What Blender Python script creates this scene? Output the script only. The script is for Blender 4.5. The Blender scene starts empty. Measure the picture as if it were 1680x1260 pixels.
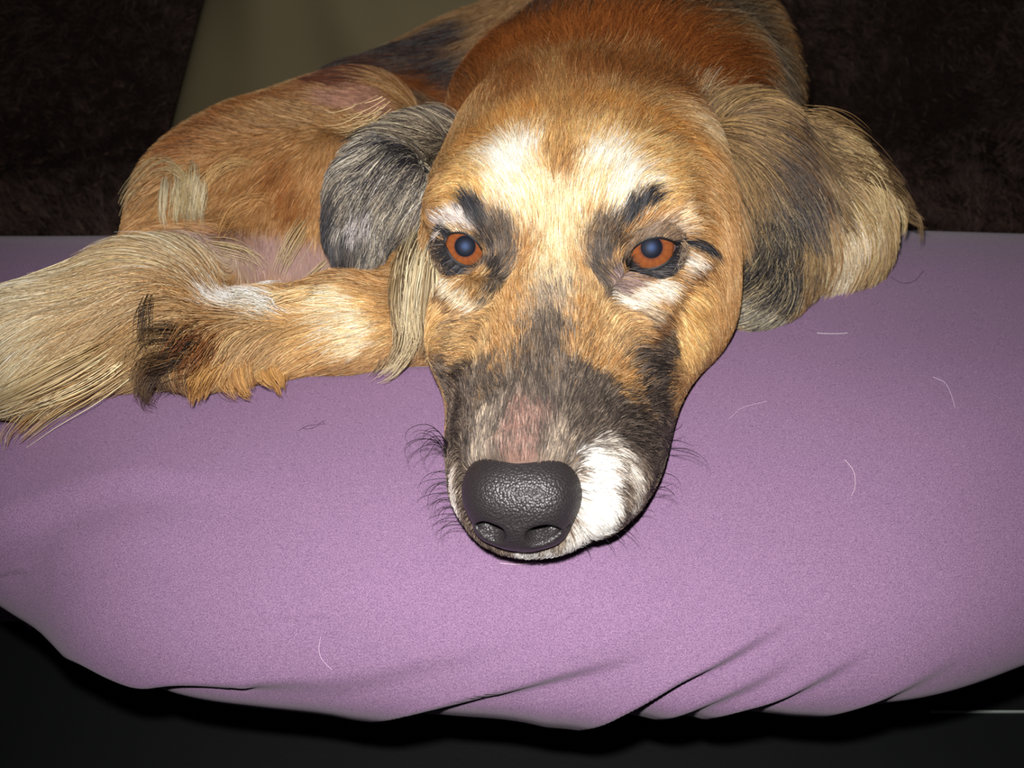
import bpy, math
import numpy as np
from mathutils import Vector, Matrix
from mathutils.bvhtree import BVHTree

RNG = np.random.default_rng(7)
HAIR = 1.0            # overall hair density factor

# ------------------------------------------------------------------ camera, light, exposure
sc = bpy.context.scene
COL = sc.collection
F, CX, CY = 1650.0, 840.0, 630.0
CAM_Z = 0.95
TH = math.radians(38.0)
CAM = np.array([0.0, 0.0, CAM_Z])
RIGHT = np.array([1.0, 0.0, 0.0])
UP = np.array([0.0, math.sin(TH), math.cos(TH)])
FWD = np.array([0.0, math.cos(TH), -math.sin(TH)])

cam_d = bpy.data.cameras.new('camera')
cam_d.sensor_width = 36.0
cam_d.lens = 36.0 * F / 1680.0
cam_d.clip_start = 0.01
cam_d.dof.use_dof = True
cam_d.dof.focus_distance = 0.40
cam_d.dof.aperture_fstop = 16.0
cam = bpy.data.objects.new('camera', cam_d)
COL.objects.link(cam)
cam.location = CAM
cam.rotation_euler = (math.pi / 2 - TH, 0, 0)
sc.camera = cam

world = bpy.data.worlds.new('world')
sc.world = world
world.use_nodes = True
world.node_tree.nodes['Background'].inputs[0].default_value = (0.9, 0.95, 1.0, 1)
world.node_tree.nodes['Background'].inputs[1].default_value = 0.012

# the camera's own flash: a small lamp just above the lens
fl = bpy.data.lights.new('flash', 'SPOT')
fl.energy = 15.0
fl.shadow_soft_size = 0.007
fl.spot_size = math.radians(100)
fl.spot_blend = 1.0
fl.color = (1.0, 0.965, 0.93)
flo = bpy.data.objects.new('flash', fl)
COL.objects.link(flo)
flo.location = CAM + 0.042 * UP - 0.012 * RIGHT - 0.0 * FWD
flo.rotation_euler = (math.pi / 2 - TH - math.radians(3.0), 0, math.radians(-6.0))

sc.view_settings.view_transform = 'Standard'
sc.view_settings.look = 'None'
sc.view_settings.gamma = 1.0
sc.view_settings.use_curve_mapping = False
sc.view_settings.exposure = 0.0


# ------------------------------------------------------------------ helpers
def P(x, y, d):
    """world point seen at photo pixel (x, y) at depth d metres along the lens axis"""
    x, y, d = np.asarray(x, float), np.asarray(y, float), np.asarray(d, float)
    return (CAM + d[..., None] * (FWD + ((x - CX) / F)[..., None] * RIGHT - ((y - CY) / F)[..., None] * UP))


def ray(x, y):
    v = FWD + (x - CX) / F * RIGHT - (y - CY) / F * UP
    return v / np.linalg.norm(v)


def proj(p):
    q = np.asarray(p) - CAM
    d = q @ FWD
    return CX + F * (q @ RIGHT) / d, CY - F * (q @ UP) / d, d


def lin(c):
    c = np.asarray(c, float) / 255.0
    return np.where(c <= 0.04045, c / 12.92, ((c + 0.055) / 1.055) ** 2.4)


def sstep(a, b, x):
    t = np.clip((x - a) / (b - a), 0, 1)
    return t * t * (3 - 2 * t)


def unit(v):
    return v / (np.linalg.norm(v, axis=-1, keepdims=True) + 1e-12)


def noise3(p, scale, seed=0, octaves=3):
    """smooth vector noise from summed sines, p (N,3) -> (N,3) about -1..1"""
    r = np.random.default_rng(seed)
    out = np.zeros((len(p), 3))
    amp, tot = 1.0, 0.0
    for o in range(octaves):
        for k in range(3):
            w = r.normal(size=(3, 3)) * (2.2 / scale) * (2 ** o)
            out += amp * np.sin(p @ w + r.uniform(0, 6.28, 3))
        tot += amp * 1.7
        amp *= 0.55
    return out / tot


def hash3(ix, seed):
    """integer cells (N,3) -> random (N,3) in -1..1"""
    a = ix.astype(np.int64)
    h = (a[:, 0] * 73856093) ^ (a[:, 1] * 19349663) ^ (a[:, 2] * 83492791) ^ (seed * 2654435761)
    o = []
    for k in range(3):
        h = (h ^ (h >> 13)) * 1274126177 & 0xFFFFFFFF
        h = (h ^ (h >> 16)) & 0xFFFFFFFF
        o.append(h / 0xFFFFFFFF * 2 - 1)
        h = h + 0x9E3779B9 * (k + 1)
    return np.stack(o, 1)


def mesh_obj(name, verts, faces, mat=None, parent=None, smooth=True, colors=None):
    me = bpy.data.meshes.new(name)
    verts = np.asarray(verts, float)
    if isinstance(faces, np.ndarray):
        me.vertices.add(len(verts))
        me.vertices.foreach_set('co', verts.ravel())
        n, k = faces.shape
        me.loops.add(n * k)
        me.loops.foreach_set('vertex_index', faces.ravel().astype(np.int32))
        me.polygons.add(n)
        me.polygons.foreach_set('loop_start', np.arange(0, n * k, k, dtype=np.int32))
        me.update(calc_edges=True)
        me.validate()
    else:
        me.from_pydata([tuple(v) for v in verts], [], faces)
        me.update()
    if smooth:
        me.polygons.foreach_set('use_smooth', np.ones(len(me.polygons), bool))
    if colors is not None:
        a = me.attributes.new('col', 'FLOAT_COLOR', 'POINT')
        a.data.foreach_set('color', np.concatenate([colors, np.ones((len(colors), 1))], 1).ravel().astype(np.float32))
    o = bpy.data.objects.new(name, me)
    COL.objects.link(o)
    if mat:
        me.materials.append(mat)
    if parent:
        o.parent = parent
        o.matrix_parent_inverse = Matrix.Translation(-Vector(parent.location))
    return o


def empty(name, loc, label, cat):
    o = bpy.data.objects.new(name, None)
    COL.objects.link(o)
    o.location = loc
    o['label'] = label
    o['category'] = cat
    return o


def hair_obj(name, pts, rad, col, mat, parent):
    """pts (N,K,3), rad (K,) or (N,K), col (N,K,3): one hair-curves object"""
    N, K, _ = pts.shape
    hc = bpy.data.hair_curves.new(name)
    hc.add_curves([K] * N)
    hc.attributes['position'].data.foreach_set('vector', pts.astype(np.float32).ravel())
    if 'radius' not in hc.attributes:
        hc.attributes.new('radius', 'FLOAT', 'POINT')
    rad = np.broadcast_to(rad, (N, K))
    hc.attributes['radius'].data.foreach_set('value', rad.astype(np.float32).ravel())
    a = hc.attributes.new('col', 'FLOAT_COLOR', 'POINT')
    c4 = np.ones((N, K, 4), np.float32)
    c4[..., :3] = np.clip(col, 0, 1)
    a.data.foreach_set('color', c4.ravel())
    hc.materials.append(mat)
    o = bpy.data.objects.new(name, hc)
    COL.objects.link(o)
    if parent:
        o.parent = parent
        o.matrix_parent_inverse = Matrix.Translation(-Vector(parent.location))
    o['kind'] = 'stuff'
    return o


# ------------------------------------------------------------------ materials
def mat_new(name):
    m = bpy.data.materials.new(name)
    m.use_nodes = True
    nt = m.node_tree
    return m, nt, nt.nodes['Principled BSDF']


def mat_plain(name, rgb, rough=0.7, spec=0.3, coat=0.0, sheen=0.0):
    m, nt, b = mat_new(name)
    b.inputs['Base Color'].default_value = (*lin(rgb), 1)
    b.inputs['Roughness'].default_value = rough
    b.inputs['Specular IOR Level'].default_value = spec
    b.inputs['Coat Weight'].default_value = coat
    b.inputs['Coat Roughness'].default_value = 0.03
    b.inputs['Sheen Weight'].default_value = sheen
    return m


def mat_attr(name, rough=0.6, spec=0.2):
    m, nt, b = mat_new(name)
    a = nt.nodes.new('ShaderNodeAttribute')
    a.attribute_name = 'col'
    nt.links.new(a.outputs['Color'], b.inputs['Base Color'])
    b.inputs['Roughness'].default_value = rough
    b.inputs['Specular IOR Level'].default_value = spec
    return m


def add_noise_bump(m, scale, strength, dist=0.001, kind='ShaderNodeTexNoise', detail=4):
    nt = m.node_tree
    b = nt.nodes['Principled BSDF']
    tc = nt.nodes.new('ShaderNodeTexCoord')
    t = nt.nodes.new(kind)
    t.inputs['Scale'].default_value = scale
    if kind == 'ShaderNodeTexNoise':
        t.inputs['Detail'].default_value = detail
    bm = nt.nodes.new('ShaderNodeBump')
    bm.inputs['Strength'].default_value = strength
    bm.inputs['Distance'].default_value = dist
    nt.links.new(tc.outputs['Object'], t.inputs['Vector'])
    nt.links.new(t.outputs[0], bm.inputs['Height'])
    nt.links.new(bm.outputs[0], b.inputs['Normal'])
    return t


M_HAIR = mat_attr('fur', 0.5, 0.35)
M_SKIN = mat_attr('skin_under_fur', 0.8, 0.1)
M_WHISK = mat_plain('whisker_black', (22, 16, 20), 0.4, 0.4)

# purple jersey knit
M_JERSEY, nt, b = mat_new('purple_jersey')
tc = nt.nodes.new('ShaderNodeTexCoord')
n1 = nt.nodes.new('ShaderNodeTexNoise'); n1.inputs['Scale'].default_value = 2300; n1.inputs['Detail'].default_value = 2
n2 = nt.nodes.new('ShaderNodeTexNoise'); n2.inputs['Scale'].default_value = 9; n2.inputs['Detail'].default_value = 4
wv = nt.nodes.new('ShaderNodeTexWave'); wv.inputs['Scale'].default_value = 420; wv.bands_direction = 'Y'
wv.inputs['Distortion'].default_value = 2.5; wv.inputs['Detail'].default_value = 1
cr = nt.nodes.new('ShaderNodeValToRGB')
cr.color_ramp.elements[0].position = 0.3; cr.color_ramp.elements[0].color = (*lin((112, 84, 119)), 1)
cr.color_ramp.elements[1].position = 0.72; cr.color_ramp.elements[1].color = (*lin((164, 131, 164)), 1)
mx = nt.nodes.new('ShaderNodeMix'); mx.data_type = 'RGBA'; mx.blend_type = 'MULTIPLY'; mx.inputs[0].default_value = 0.25
ad = nt.nodes.new('ShaderNodeMath'); ad.operation = 'MULTIPLY_ADD'; ad.inputs[1].default_value = 0.25
bmp = nt.nodes.new('ShaderNodeBump'); bmp.inputs['Strength'].default_value = 0.25; bmp.inputs['Distance'].default_value = 0.0006
for t in (n1, n2, wv):
    nt.links.new(tc.outputs['Object'], t.inputs['Vector'])
nt.links.new(n1.outputs[0], cr.inputs[0])
nt.links.new(cr.outputs[0], mx.inputs[6]); nt.links.new(n2.outputs[0], mx.inputs[7])
nt.links.new(mx.outputs[2], b.inputs['Base Color'])
nt.links.new(wv.outputs[1], ad.inputs[0]); nt.links.new(n1.outputs[0], ad.inputs[2])
nt.links.new(ad.outputs[0], bmp.inputs['Height']); nt.links.new(bmp.outputs[0], b.inputs['Normal'])
b.inputs['Roughness'].default_value = 0.85
b.inputs['Specular IOR Level'].default_value = 0.15
b.inputs['Sheen Weight'].default_value = 0.15
b.inputs['Sheen Roughness'].default_value = 0.5

M_BLACK = mat_plain('black_leather', (17, 19, 19), 0.55, 0.25)
add_noise_bump(M_BLACK, 500, 0.2, 0.0005)
M_STRIP = mat_plain('pale_edge', (150, 160, 155), 0.4, 0.5)
M_OLIVE = mat_plain('olive_cotton', (116, 106, 80), 0.9, 0.1)
add_noise_bump(M_OLIVE, 900, 0.3, 0.0006)
M_THROW = mat_plain('dark_brown_plush', (36, 28, 25), 0.9, 0.1)
M_FLOOR = mat_plain('dark_floor', (24, 22, 20), 0.6, 0.2)
M_WALL = mat_plain('dark_wall', (60, 56, 52), 0.9, 0.1)


# ------------------------------------------------------------------ setting
def box(name, x0, x1, y0, y1, z0, z1, mat, parent=None, bevel=0.0, kind=None):
    v = [(x, y, z) for x in (x0, x1) for y in (y0, y1) for z in (z0, z1)]
    f = [(0, 1, 3, 2), (4, 6, 7, 5), (0, 4, 5, 1), (2, 3, 7, 6), (0, 2, 6, 4), (1, 5, 7, 3)]
    o = mesh_obj(name, v, f, mat, parent, smooth=False)
    if bevel:
        md = o.modifiers.new('bevel', 'BEVEL')
        md.width = bevel; md.segments = 4
    if kind:
        o['kind'] = kind
    return o


SEAT_Z = CAM_Z - 0.487
box('floor', -2.2, 2.2, -1.2, 1.6, -0.05, 0.0, M_FLOOR, kind='structure')
box('wall_back', -2.2, 2.2, 1.6, 1.7, 0.0, 2.5, M_WALL, kind='structure')

sofa = empty('sofa', (0, 0.7, 0), 'black leather sofa seat showing beneath the purple cushion', 'sofa')
box('seat', -1.05, 1.05, 0.10, 1.14, 0.14, SEAT_Z, M_BLACK, sofa, 0.03)
box('backrest', -1.05, 1.05, 1.145, 1.40, 0.12, 1.12, M_BLACK, sofa, 0.06)
for x in (-0.95, 0.95):
    for y in (0.2, 1.30):
        box('foot', x - 0.03, x + 0.03, y - 0.03, y + 0.03, 0.0, 0.145, M_BLACK, sofa, 0.005)
st = box('edge_strip', 0.232, 0.75, 0.3270, 0.3279, SEAT_Z - 0.002, SEAT_Z + 0.0012, M_STRIP, sofa)
st['label'] = 'thin pale edge strip'


# ------------------------------------------------------------------ purple cushion
def catmull(pts, n):
    """resample a polyline (K,D) smoothly to n points"""
    p = np.asarray(pts, float)
    K = len(p)
    q = np.vstack([2 * p[0] - p[1], p, 2 * p[-1] - p[-2]])
    t = np.linspace(0, K - 1, n)
    i = np.clip(t.astype(int), 0, K - 2)
    u = (t - i)[:, None]
    a, b_, c, d = q[i], q[i + 1], q[i + 2], q[i + 3]
    return 0.5 * ((2 * b_) + (c - a) * u + (2 * a - 5 * b_ + 4 * c - d) * u ** 2 + (3 * b_ - a - 3 * c + d) * u ** 3)


def seg_dist2d(px, py, poly):
    """signed distance to a pixel polyline (+ on its left-hand side when walking it), and arc position 0..1"""
    best = np.full(px.shape, 1e9); sg = np.zeros(px.shape); arc = np.zeros(px.shape)
    poly = np.asarray(poly, float)
    L = np.r_[0, np.cumsum(np.linalg.norm(np.diff(poly, axis=0), axis=1))]
    for i in range(len(poly) - 1):
        a, b_ = poly[i], poly[i + 1]
        ab = b_ - a
        t = np.clip(((px - a[0]) * ab[0] + (py - a[1]) * ab[1]) / (ab @ ab), 0, 1)
        dx, dy = px - a[0] - t * ab[0], py - a[1] - t * ab[1]
        d = np.hypot(dx, dy)
        m = d < best
        best = np.where(m, d, best)
        sg = np.where(m, np.sign(ab[1] * dx - ab[0] * dy), sg)
        arc = np.where(m, (L[i] + t * (L[i + 1] - L[i])) / L[-1], arc)
    return best * sg, arc


PROF = [(.40, -.4872), (.34, -.484), (.31, -.455), (.292, -.43), (.266, -.405), (.246, -.380), (.233, -.360), (.2265, -.343), (.231, -.325),
        (.246, -.309), (.272, -.2975), (.31, -.289), (.36, -.284), (.42, -.2825), (.47, -.284), (.51, -.2915), (.545, -.310), (.57, -.335),
        (.59, -.37), (.60, -.41), (.59, -.45), (.56, -.48), (.50, -.4872)]
NX, NT = 720, 460
prof = catmull(PROF, NT)
xs = np.linspace(-0.62, 0.62, NX)
edge_px = np.array([(-900, 800), (-400, 890), (-100, 990), (0, 1022), (50, 1050), (80, 1078), (150, 1112), (250, 1146), (400, 1168), (600, 1177), (700, 1187), (800, 1190), (900, 1184),
                    (1000, 1185), (1100, 1182), (1200, 1189), (1300, 1184), (1400, 1180), (1500, 1166), (1600, 1140), (1680, 1112), (1900, 1040), (2600, 850)], float)
XX = np.repeat(xs[:, None], NT, 1)
FW = np.repeat(prof[None, :, 0], NX, 0)
ZZ = np.repeat(prof[None, :, 1], NX, 0)
# pull the front in or out along x so the lower outline follows the sagging edge
sx = CX + F * xs / (0.2265 * 0.788 + 0.36 * 0.616)
ey = np.interp(sx, edge_px[:, 0], edge_px[:, 1])
kk_ = np.exp(-(np.arange(-24, 25) / 10.0) ** 2)
ey = np.convolve(np.pad(ey, 24, mode='edge'), kk_ / kk_.sum(), 'valid')
v = (CY - ey) / F
slope = (0.6157 - 0.788 * v) / (0.788 + 0.6157 * v)
# required forward shift at silhouette
base_max = np.max((-prof[:, 1] / prof[:, 0])[:NT // 2])
k = base_max / slope                       # scale of forward distance at the front
wfront = 1 - sstep(.25, .40, FW)
FW = FW * (1 + (k[:, None] - 1) * wfront)
# gentle sag and rise along x
ZZ += (0.004 * np.sin(XX * 9 + 1.0) * sstep(-.487, -.40, ZZ))
tk = sstep(.40, .62, np.abs(XX))           # ends close in
ZZ = ZZ - tk * (ZZ + .40) * 0.85
FW = FW - tk * (FW - .41) * 0.6
pts = np.stack([XX, FW, CAM_Z + ZZ + 0.003], -1).reshape(-1, 3)
# normals of the base sheet
def grid_normals(p):
    g = p.reshape(NX, NT, 3)
    n = np.cross(np.gradient(g, axis=1), np.gradient(g, axis=0))
    return unit(n).reshape(-1, 3)
nr = grid_normals(pts)
ctr = np.array([0, .42, CAM_Z - .38])
if np.mean(np.sum((pts - ctr) * nr, 1)) < 0:
    nr = -nr
px, py, _ = proj(pts)
disp = np.zeros(len(pts))
# folds: (polyline in photo pixels, height mm, crest width px on the raised side, fade) ; raised side is the upper/left one
FOLDS = [
    ([(590, 1182), (700, 1160), (800, 1137), (900, 1110), (1010, 1082), (1120, 1050)], 4.0, 60, 12),
    ([(905, 1188), (960, 1176), (1040, 1145), (1110, 1112), (1180, 1083), (1260, 1040), (1340, 1000)], 7.0, 60, 11),
    ([(1020, 1190), (1090, 1172), (1200, 1130), (1280, 1090), (1340, 1045)], 4.0, 40, 12),
    ([(1120, 1190), (1200, 1165), (1290, 1135), (1380, 1090), (1450, 1050)], 4.5, 40, 11),
    ([(1310, 1190), (1370, 1168), (1450, 1140), (1530, 1100), (1600, 1055)], 3.0, 40, 12),
    ([(30, 1035), (70, 1056), (130, 1076), (190, 1105), (240, 1120), (300, 1117), (430, 1120), (560, 1112)], 5.0, 56, 12),
    ([(420, 1122), (560, 1118), (700, 1090), (830, 1062), (980, 1040)], 2.0, 80, 22),
    ([(-60, 880), (0, 868), (60, 850), (130, 822), (200, 805), (300, 803), (420, 820), (520, 840)], 4.2, 80, 30),
    ([(-60, 930), (0, 906), (40, 890), (90, 878), (130, 890)], 5.0, 70, 24),
    ([(60, 930), (160, 910), (280, 905), (420, 915)], 1.8, 90, 40),
    ([(560, 1010), (700, 1000), (900, 975), (1100, 960)], 1.2, 110, 50),
    ([(820, 1120), (960, 1085), (1080, 1040), (1180, 990)], 1.8, 70, 34),
]
for poly, h, w, sw in FOLDS:
    pl = catmull(poly, 40)
    sd, arc = seg_dist2d(px, py, pl)
    a = sstep(0, 0.04, arc) if False else 1.0
    amp = (1 - sstep(0.35, 1.0, arc)) if h > 0 else sstep(0, .15, arc + .15) * (1 - sstep(0.3, 1.0, arc))
    up_ = np.exp(-np.maximum(sd, 0) / w) * sstep(-sw, sw, sd)       # raised lip, drops fast across the line
    dn_ = -0.7 * np.exp(-np.maximum(-sd, 0) / (w * 0.55)) * (1 - sstep(-sw, sw, sd))
    disp += h * 1e-3 * amp * (up_ + dn_) * (np.abs(sd) < 400)
front = FW.reshape(-1) < .50
disp *= front
# broad soft swells in the stuffing
disp += 0.0022 * noise3(pts * np.array([1.0, 2.2, 2.2]), 0.30, 5, 2)[:, 0] * front
pts = pts + nr * disp[:, None]
pts[:, 2] = np.maximum(pts[:, 2], SEAT_Z + 0.003)
idx = np.arange(NX * NT).reshape(NX, NT)
a_ = idx[:-1, :]; b_ = idx[1:, :]
quads = np.stack([a_, b_, np.roll(b_, -1, 1), np.roll(a_, -1, 1)], -1).reshape(-1, 4)
cush_loc = (0, .42, SEAT_Z)
cushion = mesh_obj('cushion', pts, quads[:, ::-1].copy(), M_JERSEY)
# end caps
me = cushion.data
import bmesh
bm = bmesh.new(); bm.from_mesh(me); bm.verts.ensure_lookup_table()
for r in (0, NX - 1):
    try:
        bm.faces.new([bm.verts[i] for i in idx[r]])
    except ValueError:
        pass
bmesh.ops.recalc_face_normals(bm, faces=bm.faces)
for f in bm.faces:
    f.smooth = True
bm.to_mesh(me); bm.free()
cushion['label'] = 'long plump purple jersey covered cushion under the dog'
cushion['category'] = 'cushion'
CUSH_BVH = BVHTree.FromPolygons([tuple(p) for p in pts], quads.tolist())

# ------------------------------------------------------------------ plush throw over seat and backrest
tp = catmull([(.60, .004), (.68, .005), (.78, .006), (.88, .012), (1.0, .035), (1.05, .10), (1.085, .20), (1.10, .32), (1.105, .45), (1.11, .58), (1.13, .68), (1.18, .705), (1.26, .71), (1.36, .705)], 110)
tx = np.linspace(-1.0, 1.0, 200)
TXg = np.repeat(tx[:, None], 110, 1)
tv = np.stack([TXg, np.repeat(tp[None, :, 0], 200, 0), SEAT_Z + np.repeat(tp[None, :, 1], 200, 0)], -1).reshape(-1, 3)
nz = noise3(tv, 0.16, 11, 3)
hgt = sstep(.004, .05, tv[:, 2] - SEAT_Z)
tv[:, 1] -= 0.012 * (1 + nz[:, 0]) * hgt
tv[:, 2] += 0.006 + 0.010 * np.maximum(1 + nz[:, 1], 0) * (1 - 0.3 * hgt)
ti = np.arange(200 * 110).reshape(200, 110)
tq = np.stack([ti[:-1, :-1], ti[1:, :-1], ti[1:, 1:], ti[:-1, 1:]], -1).reshape(-1, 4)
throw = mesh_obj('throw', tv, tq, M_THROW)
md = throw.modifiers.new('thick', 'SOLIDIFY'); md.thickness = 0.004; md.offset = -1
throw['label'] = 'dark brown plush throw draped over the sofa back behind the dog'
throw['category'] = 'blanket'

# pile of the throw
def mesh_roots(v, q, n, rng, wmask=None):
    """random points on quads: positions, normals, barycentric vertex ids / weights"""
    tri = np.vstack([q[:, [0, 1, 2]], q[:, [0, 2, 3]]])
    a, b_, c = v[tri[:, 0]], v[tri[:, 1]], v[tri[:, 2]]
    cr_ = np.cross(b_ - a, c - a)
    ar = np.linalg.norm(cr_, axis=1)
    if wmask is not None:
        ar = ar * wmask[tri].mean(1)
    t = rng.choice(len(tri), n, p=ar / ar.sum())
    r1 = np.sqrt(rng.random(n)); r2 = rng.random(n)
    w = np.stack([1 - r1, r1 * (1 - r2), r1 * r2], 1)
    ids = tri[t]
    p = (v[ids] * w[..., None]).sum(1)
    return p, unit(cr_[t]), ids, w


n = int(130000 * HAIR)
vis = np.ones(len(tv))
tpx, tpy, _ = proj(tv)
vis *= np.where((tpx > -150) & (tpx < 1830) & (tpy > -120) & (tpy < 520), 1, 0.0)
rp, rn, _, _ = mesh_roots(tv, tq, n, RNG, vis)
if np.mean(rn @ -FWD) < 0: rn = -rn
cell = np.floor((rp + 0.006 * noise3(rp, .03, 3)) / 0.012)
dr = unit(rn + 0.55 * hash3(cell, 4) + 0.35 * RNG.normal(size=(n, 3)) + 0.5 * noise3(rp, .09, 9) + np.array([0, -.1, -.5]))
ss = np.linspace(0, 1, 4)
Lh = 0.012 * RNG.uniform(.6, 1.2, n)
pp = rp[:, None] + dr[:, None] * (Lh[:, None] * ss)[..., None]
tcol = lin((78, 60, 54)) * RNG.uniform(.5, 1.5, (n, 1)) * (1 + 0.4 * noise3(rp, .12, 21)[:, :1])
glint = RNG.random(n) < 0.03
tcol[glint] = lin((140, 112, 98))
hair_obj('pile', pp, np.array([.00022, .0002, .00016, .00005]), np.repeat(tcol[:, None], 4, 1), M_HAIR, throw)

# ------------------------------------------------------------------ olive cushion leaning behind the dog
def olive():
    # rounded slab with its left edge swelling, creases running up from the low left
    nu, nv = 90, 70
    U, V = np.meshgrid(np.linspace(-1, 1, nu), np.linspace(-1, 1, nv), indexing='ij')
    se = lambda t, e: np.sign(t) * np.abs(t) ** e
    th_ = (1 - np.abs(U) ** 3.2) ** .55 * (1 - np.abs(V) ** 3.2) ** .55
    out = []
    for s in (-1, 1):
        x = U * .19 * (1 - .45 * V); y = V * .22 * (1 - .05 * U ** 2)
        z = s * .065 * th_
        cre = .0065 * np.sin(15 * (U + 1) + 2.5 * V + 2 * np.sin(2 * V)) * th_ * np.exp(-((U + .6) / .6) ** 2)
        cre += .005 * np.sin(9 * V + 6 * U + 1) * th_
        out.append(np.stack([x, y, z + s * cre], -1).reshape(-1, 3))
    v = np.vstack(out)
    ii = np.arange(nu * nv).reshape(nu, nv)
    q1 = np.stack([ii[:-1, :-1], ii[1:, :-1], ii[1:, 1:], ii[:-1, 1:]], -1).reshape(-1, 4)
    q2 = q1[:, ::-1] + nu * nv
    return v, np.vstack([q1[:, ::-1], q2[:, ::-1]])
ov, oq = olive()
def rotm(ax, deg):
    return np.array(Matrix.Rotation(math.radians(deg), 3, ax))
Ro = rotm('X', 90 - 14) @ rotm('Z', 0)
oc = np.array([-0.062, 0.955, SEAT_Z + 0.268])
ov = ov @ Ro.T + oc
olv = mesh_obj('cushion', ov, oq, M_OLIVE)
bm = bmesh.new(); bm.from_mesh(olv.data); bmesh.ops.remove_doubles(bm, verts=bm.verts, dist=0.0004)
bmesh.ops.recalc_face_normals(bm, faces=bm.faces)
for f in bm.faces: f.smooth = True
bm.to_mesh(olv.data); bm.free()
olv['label'] = 'olive green cotton cushion leaning on the dark throw behind the dog'
olv['category'] = 'cushion'

# ------------------------------------------------------------------ dog: smooth implicit body
class Field:
    """signed distance grid grown by smoothly joining tapered capsules and ellipsoids"""
    def __init__(s, lo, hi, h):
        s.lo = np.asarray(lo, float); s.h = h
        s.n = np.ceil((np.asarray(hi) - s.lo) / h).astype(int) + 1
        s.d = np.full(s.n, 0.08)

    def _block(s, lo, hi):
        i0 = np.clip(np.floor((lo - s.lo) / s.h).astype(int), 0, s.n)
        i1 = np.clip(np.ceil((hi - s.lo) / s.h).astype(int) + 1, 0, s.n)
        sl = tuple(slice(a, b) for a, b in zip(i0, i1))
        g = np.stack(np.meshgrid(*[s.lo[k] + s.h * np.arange(i0[k], i1[k]) for k in range(3)], indexing='ij'), -1)
        return sl, g

    def _join(s, sl, d, k, sub=False):
        a = s.d[sl]
        if sub:
            hh = np.maximum(k - np.abs(a + d), 0) / k
            s.d[sl] = np.maximum(a, -d) + hh * hh * k * .25
        else:
            hh = np.maximum(k - np.abs(a - d), 0) / k
            s.d[sl] = np.minimum(a, d) - hh * hh * k * .25

    def ell(s, c, r, A=np.eye(3), k=.012, sub=False):
        c = np.asarray(c, float); r = np.asarray(r, float) * np.ones(3)
        m = r.max() + .05
        sl, g = s._block(c - m, c + m)
        if g.size == 0: return
        q = (g - c) @ A.T
        k0 = np.linalg.norm(q / r, axis=-1); k1 = np.linalg.norm(q / (r * r), axis=-1) + 1e-9
        d = np.where(k0 > .25, k0 * (k0 - 1) / k1, -r.min() * (1 - k0))
        s._join(sl, d, k, sub)

    def cap(s, a, b, ra, rb, k=.012, sub=False):
        a = np.asarray(a, float); b = np.asarray(b, float)
        m = max(ra, rb) + .05
        sl, g = s._block(np.minimum(a, b) - m, np.maximum(a, b) + m)
        if g.size == 0: return
        ab = b - a
        t = np.clip(((g - a) @ ab) / (ab @ ab), 0, 1)
        d = np.linalg.norm(g - a - t[..., None] * ab, axis=-1) - (ra + (rb - ra) * t)
        s._join(sl, d, k, sub)

    def mesh(s):
        d = s.d; neg = d < 0
        c = [neg[i:d.shape[0] - 1 + i, j:d.shape[1] - 1 + j, k:d.shape[2] - 1 + k] for i in (0, 1) for j in (0, 1) for k in (0, 1)]
        cnt = sum(x.astype(np.int8) for x in c)
        act = (cnt > 0) & (cnt < 8)
        ci = np.argwhere(act)
        vid = np.full(act.shape, -1, np.int64); vid[act] = np.arange(len(ci))
        acc = np.zeros((len(ci), 3)); num = np.zeros(len(ci))
        for ax in range(3):
            o1, o2 = [x for x in range(3) if x != ax]
            for e1 in (0, 1):
                for e2 in (0, 1):
                    p0 = ci.copy(); p0[:, o1] += e1; p0[:, o2] += e2
                    p1 = p0.copy(); p1[:, ax] += 1
                    d0 = d[tuple(p0.T)]; d1 = d[tuple(p1.T)]
                    m = (d0 < 0) != (d1 < 0)
                    t = np.where(m, d0 / np.where(m, d0 - d1, 1), 0)
                    q = p0.astype(float); q[:, ax] += t
                    acc += q * m[:, None]; num += m
        v = s.lo + s.h * acc / num[:, None]
        qs = []
        for ax in range(3):
            o1, o2 = (ax + 1) % 3, (ax + 2) % 3
            a = np.take(neg, range(d.shape[ax] - 1), ax); b = np.take(neg, range(1, d.shape[ax]), ax)
            e = np.argwhere(a != b)
            e = e[(e[:, o1] > 0) & (e[:, o2] > 0) & (e[:, o1] < d.shape[o1] - 1) & (e[:, o2] < d.shape[o2] - 1)]
            inside = neg[tuple(e.T)]
            def cell(x, y):
                z = e.copy(); z[:, o1] -= x; z[:, o2] -= y
                return vid[tuple(z.T)]
            q = np.stack([cell(1, 1), cell(0, 1), cell(0, 0), cell(1, 0)], 1)
            q[~inside] = q[~inside][:, ::-1]
            qs.append(q)
        return v, np.vstack(qs)

    def sample(s, p, A=None):
        q = (p - s.lo) / s.h
        q = np.clip(q, 0, s.n - 1.001)
        i = q.astype(int); f = q - i
        A = s.d
        o = 0
        for a in (0, 1):
            for b in (0, 1):
                for c in (0, 1):
                    w = (f[..., 0] if a else 1 - f[..., 0]) * (f[..., 1] if b else 1 - f[..., 1]) * (f[..., 2] if c else 1 - f[..., 2])
                    o = o + w * A[i[..., 0] + a, i[..., 1] + b, i[..., 2] + c]
        return o

    def grad(s, p):
        e = s.h
        g = [s.sample(p + e * np.eye(3)[k]) - s.sample(p - e * np.eye(3)[k]) for k in range(3)]
        return unit(np.stack(g, -1))


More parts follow.
